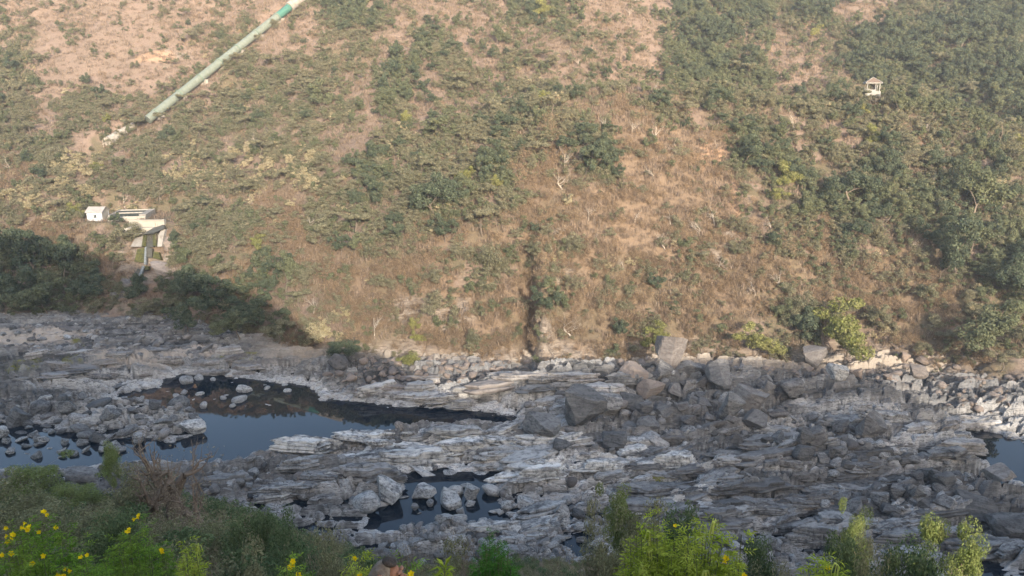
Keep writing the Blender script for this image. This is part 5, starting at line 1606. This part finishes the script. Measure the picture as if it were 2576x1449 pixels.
def trumpet_bush(px, py, Y, wpx, leaf, nflow, npod, label, seed, nstem=46, leaflet=0.065, visible=1.4):
    r = np.random.RandomState(seed)
    P, H = near_spot(px, py, Y)
    R = wpx * math.hypot(Y, CAM_Z - P[2] - H) / FPX / 2
    o = thing('trumpet_bush', P, label, 'shrub', 'trumpet bushes below the viewpoint')
    sb = Bag(); lb = Bag(); tops = []
    base = []; dirs = []; nrms = []
    for k in range(nstem):
        a = r.uniform(0, 6.283); q = math.sqrt(r.rand())
        hh = H * (1.0 - 0.28 * q * q) * r.uniform(0.86, 1.04)
        top = np.array([math.cos(a) * q * R, math.sin(a) * q * R, hh])
        pts = [np.array([math.cos(a) * q * R * 0.15, math.sin(a) * q * R * 0.15, -0.1]), top * [0.75, 0.75, 0.55] + r.normal(size=3) * 0.03, top]
        tube(sb, pts, [0.014, 0.009, 0.003], 4)
        tops.append(top)
        seglen = visible / 14
        for s in range(14):
            f = 1 - s * seglen / hh
            if f < 0.1: break
            p = pts[1] + (top - pts[1]) * ((f - 0.55) / 0.45) if f > 0.55 else pts[0] + (pts[1] - pts[0]) * (f / 0.55)
            for side in range(2):
                aa = r.uniform(0, 6.283)
                rd = np.array([math.cos(aa), math.sin(aa), r.uniform(0.1, 0.7)]); rd /= np.linalg.norm(rd)
                RL = r.uniform(0.09, 0.15)
                sd = np.cross(rd, [0, 0, 1.0]); sd /= np.linalg.norm(sd)
                for t in (0.35, 0.6, 0.82, 1.0):
                    bp = p + rd * RL * t + np.array([0, 0, -0.035 * t * t])
                    for sg in ((-1, 1) if t < 1 else (0,)):
                        d = rd * (0.55 if sg else 1.0) + sd * sg * 0.85 + r.normal(size=3) * 0.15
                        base.append(bp); dirs.append(d / np.linalg.norm(d)); nrms.append(np.array([0, 0, 1.0]) + r.normal(size=3) * 0.3)
    base = np.array(base); m = len(base)
    lance(lb, base, np.array(dirs), np.array(nrms), leaflet * r.uniform(0.7, 1.25, m), leaflet * 0.24 * r.uniform(0.8, 1.2, m))
    link('stems', sb.mesh('stems', M_STEM, True), o)
    tag(link('foliage', lb.mesh('foliage', leaf), o), kind='stuff')
    tops = np.array(tops)
    front = np.argsort(tops[:, 1] - tops[:, 2] * 1.2)
    k = 0
    while k < nflow:
        t = tops[front[r.randint(0, max(3, int(nstem * 0.75)))]]
        for q in range(r.randint(1, 4)):
            link('flower', FLOWER, o, t + r.normal(size=3) * [0.03, 0.03, 0.025] + [0, -0.02, 0.03], (r.uniform(0.2, 1.5), r.normal() * 0.5, r.uniform(-0.8, 0.8)), r.uniform(0.85, 1.25)); k += 1
    for k in range(npod):
        t = tops[front[r.randint(0, max(3, int(nstem * 0.8)))]]
        link('pod_cluster', PODS[r.randint(3)], o, t + r.normal(size=3) * [0.05, 0.05, 0.06] + [0, -0.03, 0], (0, 0, r.uniform(0, 6.28)), r.uniform(0.8, 1.25))
    return o

trumpet_bush(70, 1318, 7.4, 280, L_TEC, 44, 2, 'green bush full of yellow trumpet flowers at the bottom left corner', 1, 60)
trumpet_bush(200, 1385, 7.0, 150, L_TEC, 14, 0, 'lower flowering green bush just right of the corner flower bush', 11, 34)
trumpet_bush(335, 1318, 9.4, 190, L_TEC, 7, 0, 'dense green bush with few yellow flowers right of the corner flower bush', 2, 60)
trumpet_bush(1655, 1308, 6.9, 170, L_TECB, 1, 9, 'left half of the sunlit yellow-green bush with hanging pods', 3, 44)
trumpet_bush(1762, 1300, 6.6, 190, L_TECB, 5, 9, 'tallest sunlit yellow-green bush with hanging pods at bottom centre right', 4, 50)
trumpet_bush(1865, 1366, 6.3, 80, L_TECB, 3, 3, 'small right-hand sprig of the sunlit pod bush', 5, 16)
trumpet_bush(2085, 1412, 6.0, 140, L_TECB, 1, 4, 'yellow-green bush just showing at the bottom edge below the gnarled trees', 6, 30)
trumpet_bush(462, 1362, 8.4, 90, L_TECB, 0, 4, 'light yellowish sprays of drooping leaves right of the dense green bush', 7, 18)
trumpet_bush(725, 1412, 5.3, 170, L_TEC, 14, 0, 'low yellow-flowered plant at the bottom edge left of the monkey', 8, 26, 0.045, 0.5)
trumpet_bush(900, 1385, 5.6, 52, L_TECB, 2, 0, 'slim plant with yellow buds left of the monkey', 9, 10, 0.05, 0.6)
trumpet_bush(1016, 1414, 4.6, 40, L_TEC, 2, 0, 'little plant with one yellow flower right of the monkey', 12, 7, 0.045, 0.5)

trumpet_bush(1243, 1350, 10.5, 128, L_FEATH, 0, 0, 'dense bright green feathery bush at the bottom centre', 10, 90, 0.055, 1.8)

def star_plant():
    r = np.random.RandomState(44)
    P, H = near_spot(1118, 1428, 4.7)
    o = thing('lance_leaf_plant', P, 'small bright plant with long pointed leaves right of the monkey', 'plant')
    sb = Bag(); tube(sb, [(0, 0, -0.05), (0.01, 0, H * 0.5), (0, 0, H)], [0.008, 0.007, 0.004], 5)
    link('stem', sb.mesh('stem', M_STEM, True), o)
    b = Bag(); n = 34
    a = r.uniform(0, 6.28, n); el = r.uniform(-0.1, 1.1, n); f = r.uniform(0, 1, n) ** 2
    d = np.stack([np.cos(a) * np.cos(el), np.sin(a) * np.cos(el), np.sin(el)], 1)
    p = np.stack([np.zeros(n), np.zeros(n), H - 0.22 * f], 1)
    lance(b, p, d, np.tile([0, 0, 1.0], (n, 1)) + r.normal(size=(n, 3)) * 0.1, r.uniform(0.09, 0.15, n), r.uniform(0.016, 0.024, n), 0.3)
    tag(link('leaves', b.mesh('leaves', L_TECB), o), kind='stuff')
star_plant()

# shrubs further down the near bank
NSH = {
    'olive': [tree_parts(951 + i, 3.0, 3.0, L_NOL, 0.05, 7000, 0.42, BARK, 0.3, 0.8, 2, (3, 4), 2, 0.04) for i in range(2)],
    'dark': [tree_parts(955 + i, 3.0, 2.6, L_NDK, 0.05, 8000, 0.42, BARK, 0.3, 0.9, 2, (3, 4), 2, 0.04) for i in range(2)],
    'light': [tree_parts(958 + i, 3.0, 3.0, L_NYG, 0.032, 12000, 0.34, BARK_TWIG, 0.4, 0.7, 1, (3, 4), 3, 0.10, crown_lo=0.5) for i in range(2)],
    'dry': [twig_bush(961 + i, 2.4, 2.6, 10, BARK_TWIG, L_NDRY, 1500, 0.04) for i in range(2)],
    'bare': [tree_parts(965, 4.6, 3.6, L_NDRY, 0.05, 420, 0.35, BARK_TWIG, 0.36, 0.8, 1, (3, 4), 4, 0.75, 0.75, 0.3)],
}
NW = {'feather': 1.0, 'olive': 3.0, 'dark': 2.6, 'light': 3.0, 'dry': 2.6, 'bare': 3.6}
NHT = {'feather': 2.2, 'olive': 3.0, 'dark': 3.0, 'light': 3.0, 'dry': 2.4, 'bare': 4.6}
NAMEW = {'feather': 'feathery_bush', 'olive': 'olive_bush', 'dark': 'dark_green_bush', 'light': 'light_green_shrub', 'dry': 'dry_brush', 'bare': 'leafless_tree'}
NEAR = [  # px, py top, distance, width px, kind, label
    (415, 1040, 36, 190, 'bare', 'tall brown leafless tree in front of the left pool'),
    (360, 1130, 33, 130, 'bare', 'smaller leafless tree left of the tall brown one'),
    (492, 1190, 30, 120, 'bare', 'twiggy leafless sapling right of the tall brown tree'),
    (292, 1112, 38, 90, 'light', 'small green treetop left of the tall leafless tree'),
    (300, 1178, 36, 170, 'olive', 'olive bush below the small green treetop'),
    (55, 1150, 40, 230, 'light', 'hazy green bush at the left edge above the flowers'),
    (165, 1205, 36, 190, 'light', 'light olive bush on the left bank under the big smooth boulder'),
    (25, 1230, 28, 210, 'olive', 'yellowish olive bush at the left edge halfway up the near bank'),
    (120, 1262, 24, 210, 'olive', 'dull olive bush just above the corner flower bush'),
    (235, 1262, 26, 190, 'olive', 'dull olive bush left of the dry brush on the near bank'),
    (290, 1290, 17, 170, 'dark', 'dark green bush behind the dense green bush'),
    (425, 1268, 28, 150, 'dry', 'grey dry brush at the foot of the tall leafless tree'),
    (500, 1262, 26, 140, 'dry', 'brown dry brush right of the tall leafless tree foot'),
    (560, 1300, 22, 170, 'olive', 'olive bush at lower left centre'),
    (490, 1330, 15, 140, 'dry', 'dry brush above the drooping yellowish sprays'),
    (640, 1282, 20, 150, 'dark', 'dark green feathery bush reaching over the rocks at lower left centre'),
    (715, 1290, 17, 130, 'dark', 'dark green bush right of the feathery one at lower left centre'),
    (600, 1352, 13, 190, 'olive', 'broad dull bush low at left centre'),
    (790, 1330, 17, 130, 'dry', 'dry brush above the low yellow-flowered plant'),
    (850, 1342, 16, 140, 'olive', 'olive brush left of the slim budded plant'),
    (760, 1375, 12, 170, 'dark', 'dark bush directly behind the low yellow-flowered plant'),
    (930, 1388, 13, 120, 'dark', 'dark low bush behind the monkey'),
    (1010, 1345, 20, 110, 'dry', 'leafless twigs above the monkey'),
    (1110, 1385, 15, 140, 'olive', 'olive bush left of the bright feathery bush'),
    (1180, 1325, 24, 90, 'dry', 'dry twigs on the rocks behind the feathery bush'),
    (1360, 1400, 20, 110, 'dry', 'dry brown brush right of the feathery bush'),
    (1470, 1392, 20, 130, 'dry', 'dry brown brush left of the sunlit pod bush'),
    (1555, 1225, 25, 150, 'light', 'grey-green shrub reaching over the rocks at lower centre right'),
    (1650, 1235, 24, 140, 'olive', 'olive shrub right of the grey-green shrub at lower centre right'),
    (1500, 1290, 22, 110, 'olive', 'small olive shrub below the grey-green shrub'),
    (1590, 1330, 17, 130, 'olive', 'olive shrub behind the left half of the sunlit bush'),
    (1735, 1272, 19, 150, 'dark', 'dark green bush behind the tallest sunlit bush'),
    (1905, 1345, 18, 110, 'dark', 'dark green bush right of the small pod sprig'),
    (1975, 1400, 15, 110, 'olive', 'dull bush right of the sunlit pod bushes'),
    (2148, 1262, 19, 130, 'light', 'slender pale green shrub on the near bank at lower right'),
    (2110, 1325, 17, 130, 'dark', 'dark shrub at the foot of the slender pale green shrub'),
    (2355, 1282, 17, 190, 'light', 'gnarled sunlit shrub with pale branches at lower right'),
    (2310, 1365, 14, 170, 'dark', 'dark green bush under the gnarled sunlit shrub'),
    (2215, 1385, 14, 130, 'olive', 'olive bush between the two lower right shrubs'),
    (2430, 1405, 15, 120, 'dry', 'dry brush in the bottom right corner'),
]
rngn = np.random.RandomState(3)
for px, py, Y, wpx, kind, lab in NEAR:
    P, H = near_spot(px, py, Y)
    H = min(H, 7.0)
    Wm = wpx * math.hypot(Y, CAM_Z - P[2] - H) / FPX * (1.3 if kind == 'bare' else 1.0)
    tm, cm = NSH[kind][rngn.randint(len(NSH[kind]))]
    o = thing(NAMEW[kind], P, lab, 'tree' if kind == 'bare' else 'bush', None, rngn.uniform(0, 6.28))
    o.scale = (Wm / NW[kind], Wm / NW[kind], H / NHT[kind])
    link('trunk', tm, o)
    tag(link('crown', cm, o), kind='stuff')

# weeds, twigs and dry grass over the near bank
def near_brush():
    y = np.r_[rngn.uniform(12, 62, 9000), rngn.uniform(6, 20, 1500)]; x = rngn.uniform(-1, 1, len(y)) * (0.7 * y + 4)
    z = near_height(x, y)
    ok = z > 0.6
    g = ground(x, y); ok &= z > g - 0.5
    x, y, z = x[ok], y[ok], z[ok]; n = len(x)
    src = [(tuft(990, 26, 0.6, 0.8, L_NDRY, 0.03), (1, 1, 1, 1)), (tuft(991, 26, 0.5, 0.8, L_NOL, 0.035), (1, 1, 1, 1)),
           (joined('weed', tree_parts(992, 0.8, 1.0, L_NOL, 0.045, 420, 0.2, BARK, 0.3, 0.8, 3, (2, 3), 1)), (1, 1, 1, 1)),
           (joined('weed', tree_parts(993, 0.9, 1.0, L_NDK, 0.045, 480, 0.22, BARK, 0.3, 0.9, 3, (2, 3), 1)), (1, 1, 1, 1)),
           (joined('twigs', twig_bush(994, 0.9, 1.1, 5, BARK_TWIG, L_NDRY, 120, 0.035)), (1, 1, 1, 1))]
    left = (x < 0)
    u = rngn.rand(n) + 0.25 * fbm(x / 4, y / 4, 95, 2)
    pick = np.select([u < 0.30, u < 0.45, u < 0.66, u < 0.76], [0, 1, 2, 3], 4)
    s = rngn.uniform(0.6, 1.5, n) * np.where((x > -0.22 * y) & (x < 0.18 * y), 0.6, 1.0)
    scatter('near_bank_brush', np.c_[x, y, z - 0.03], np.repeat(s[:, None], 3, 1), np.c_[rngn.normal(size=(n, 2)) * 0.1, rngn.uniform(0, 6.28, n)], pick, src,
            'weeds, dry twigs and grass covering the near bank', 'undergrowth')
near_brush()

# ------------------------------------------------------------------ the monkey on the ledge
M_FUR = mat_plain('monkey_fur', (0.13, 0.10, 0.075), (0.24, 0.195, 0.15), 28.0, 0.95, 0.6)
M_FACE = mat_plain('monkey_skin', (0.21, 0.10, 0.06), (0.31, 0.15, 0.09), 20.0, 0.6, 0.2)
M_CAP = mat_plain('monkey_cap_hair', (0.035, 0.028, 0.022), (0.07, 0.055, 0.045), 30.0, 0.9, 0.6)
M_EYE = mat_plain('monkey_eye', (0.012, 0.008, 0.006), (0.02, 0.013, 0.01), 3.0, 0.2, 0.0)
LEDGE_Z = 37.33
ledge = tag(link('viewpoint_ledge', box_mesh('viewpoint_ledge', -6, 6, 2.75, 3.4, 36.3, LEDGE_Z, M_CONC, 0.03)), kind='structure')
mk = thing('brown_monkey', (-0.69, 3.1, LEDGE_Z), 'brown monkey with pink face in profile at the bottom edge', 'monkey', None, math.radians(-6))

def skin_mesh(name, nodes, edges, mat, sub=2):
    me = bpy.data.meshes.new(name)
    me.from_pydata([n_[:3] for n_ in nodes], edges, [])
    me.update()
    o = bpy.data.objects.new(name, me); COL.objects.link(o)
    sk = o.modifiers.new('skin', 'SKIN'); sk.use_smooth_shade = True
    if not me.skin_vertices:
        bpy.context.view_layer.objects.active = o
    lay = me.skin_vertices[0].data if me.skin_vertices else None
    if lay is None:
        bpy.ops.object.select_all(action='DESELECT'); o.select_set(True); bpy.context.view_layer.objects.active = o
        bpy.ops.mesh.customdata_skin_add(); lay = me.skin_vertices[0].data
    for i, n_ in enumerate(nodes):
        lay[i].radius = (n_[3], n_[3]); lay[i].use_root = (i == 0)
    sb = o.modifiers.new('sub', 'SUBSURF'); sb.levels = sub; sb.render_levels = sub
    me.materials.append(mat)
    return o

nodes = [(0, 0, .10, .10), (.02, 0, .21, .10), (.05, 0, .33, .088), (.07, 0, .41, .072), (.092, 0, .468, .076), (.135, 0, .460, .050)]
edges = [(0, 1), (1, 2), (2, 3), (3, 4), (4, 5)]
for s in (-1, 1):
    b = len(nodes)
    nodes += [(.05, s * .08, .09, .06), (.18, s * .11, .20, .042), (.165, s * .105, .04, .026), (.235, s * .11, .018, .016)]
    edges += [(0, b), (b, b + 1), (b + 1, b + 2), (b + 2, b + 3)]
    b = len(nodes)
    nodes += [(.07, s * .085, .335, .042), (.10, s * .125, .22, .030), (.195, s * .085, .245, .020), (.225, s * .08, .25, .015)]
    edges += [(2, b), (b, b + 1), (b + 1, b + 2), (b + 2, b + 3)]
    h = b + 3
    for q, (dy, L) in enumerate(((-.014, .03), (-.005, .034), (.005, .034), (.013, .028), (-.022, .016))):
        k = len(nodes)
        nodes += [(.225 + L * .6, s * .08 + dy, .246, .0055), (.225 + L * .9, s * .08 + dy * 1.1, .228, .0045)]
        edges += [(h, k), (k, k + 1)]
b = len(nodes)
nodes += [(-.11, 0, .06, .022), (-.24, .02, .03, .016), (-.38, .0, .03, .013), (-.5, -.05, .03, .010)]
edges += [(0, b), (b, b + 1), (b + 1, b + 2), (b + 2, b + 3)]
body = skin_mesh('body', nodes, edges, M_FUR)
body.parent = mk
def blob(name, c, r, mat, parent, rot=(0, 0, 0), sub=3):
    v, f = ICO[sub]
    return link(name, new_mesh(name, v * np.array(r), f, mat, True), parent, c, rot)
face = blob('face', (.131, 0, .456), (.034, .036, .040), M_FACE, mk, (0, .15, 0))
blob('muzzle', (.165, 0, .438), (.030, .028, .024), M_FACE, face).location = (.036, 0, -.02)
nose = blob('nose', (.05, 0, 0.0), (.010, .010, .010), M_FACE, face, (0, 0, 0), 2); nose.location = (.060, 0, -.006)
mouth = blob('mouth', (.05, 0, 0), (.010, .020, .0025), M_CAP, face, (0, 0, 0), 2); mouth.location = (.056, 0, -.030)
for s in (-1, 1):
    blob('eye', (.034, s * .020, .012), (.007, .007, .007), M_EYE, face, (0, 0, 0), 2)
    blob('brow', (.034, s * .018, .022), (.010, .018, .006), M_FACE, face, (0, 0, s * 0.2), 2)
    blob('ear', (.085, s * .066, .468), (.017, .007, .021), M_FACE, mk, (0, 0, s * -0.35), 2)
blob('hair_cap', (.116, 0, .512), (.036, .032, .016), M_CAP, mk, (0, .30, 0))

# ------------------------------------------------------------------ thin air of the gorge
def build_haze():
    N = Nodes('haze_air')
    v = N.node('ShaderNodeVolumePrincipled')
    v.inputs['Color'].default_value = (0.93, 0.94, 0.96, 1)
    v.inputs['Density'].default_value = HAZE
    v.inputs['Anisotropy'].default_value = 0.2
    N.l.new(v.outputs[0], N.out.inputs['Volume'])
    me = box_mesh('haze', -260, 260, -215, 360, -120, 110, N.m, 0.0)
    tag(link('haze', me), 'thin pale haze filling the gorge', 'haze', None, 'stuff')
HAZE = 0.00042
if HAZE > 0: build_haze()
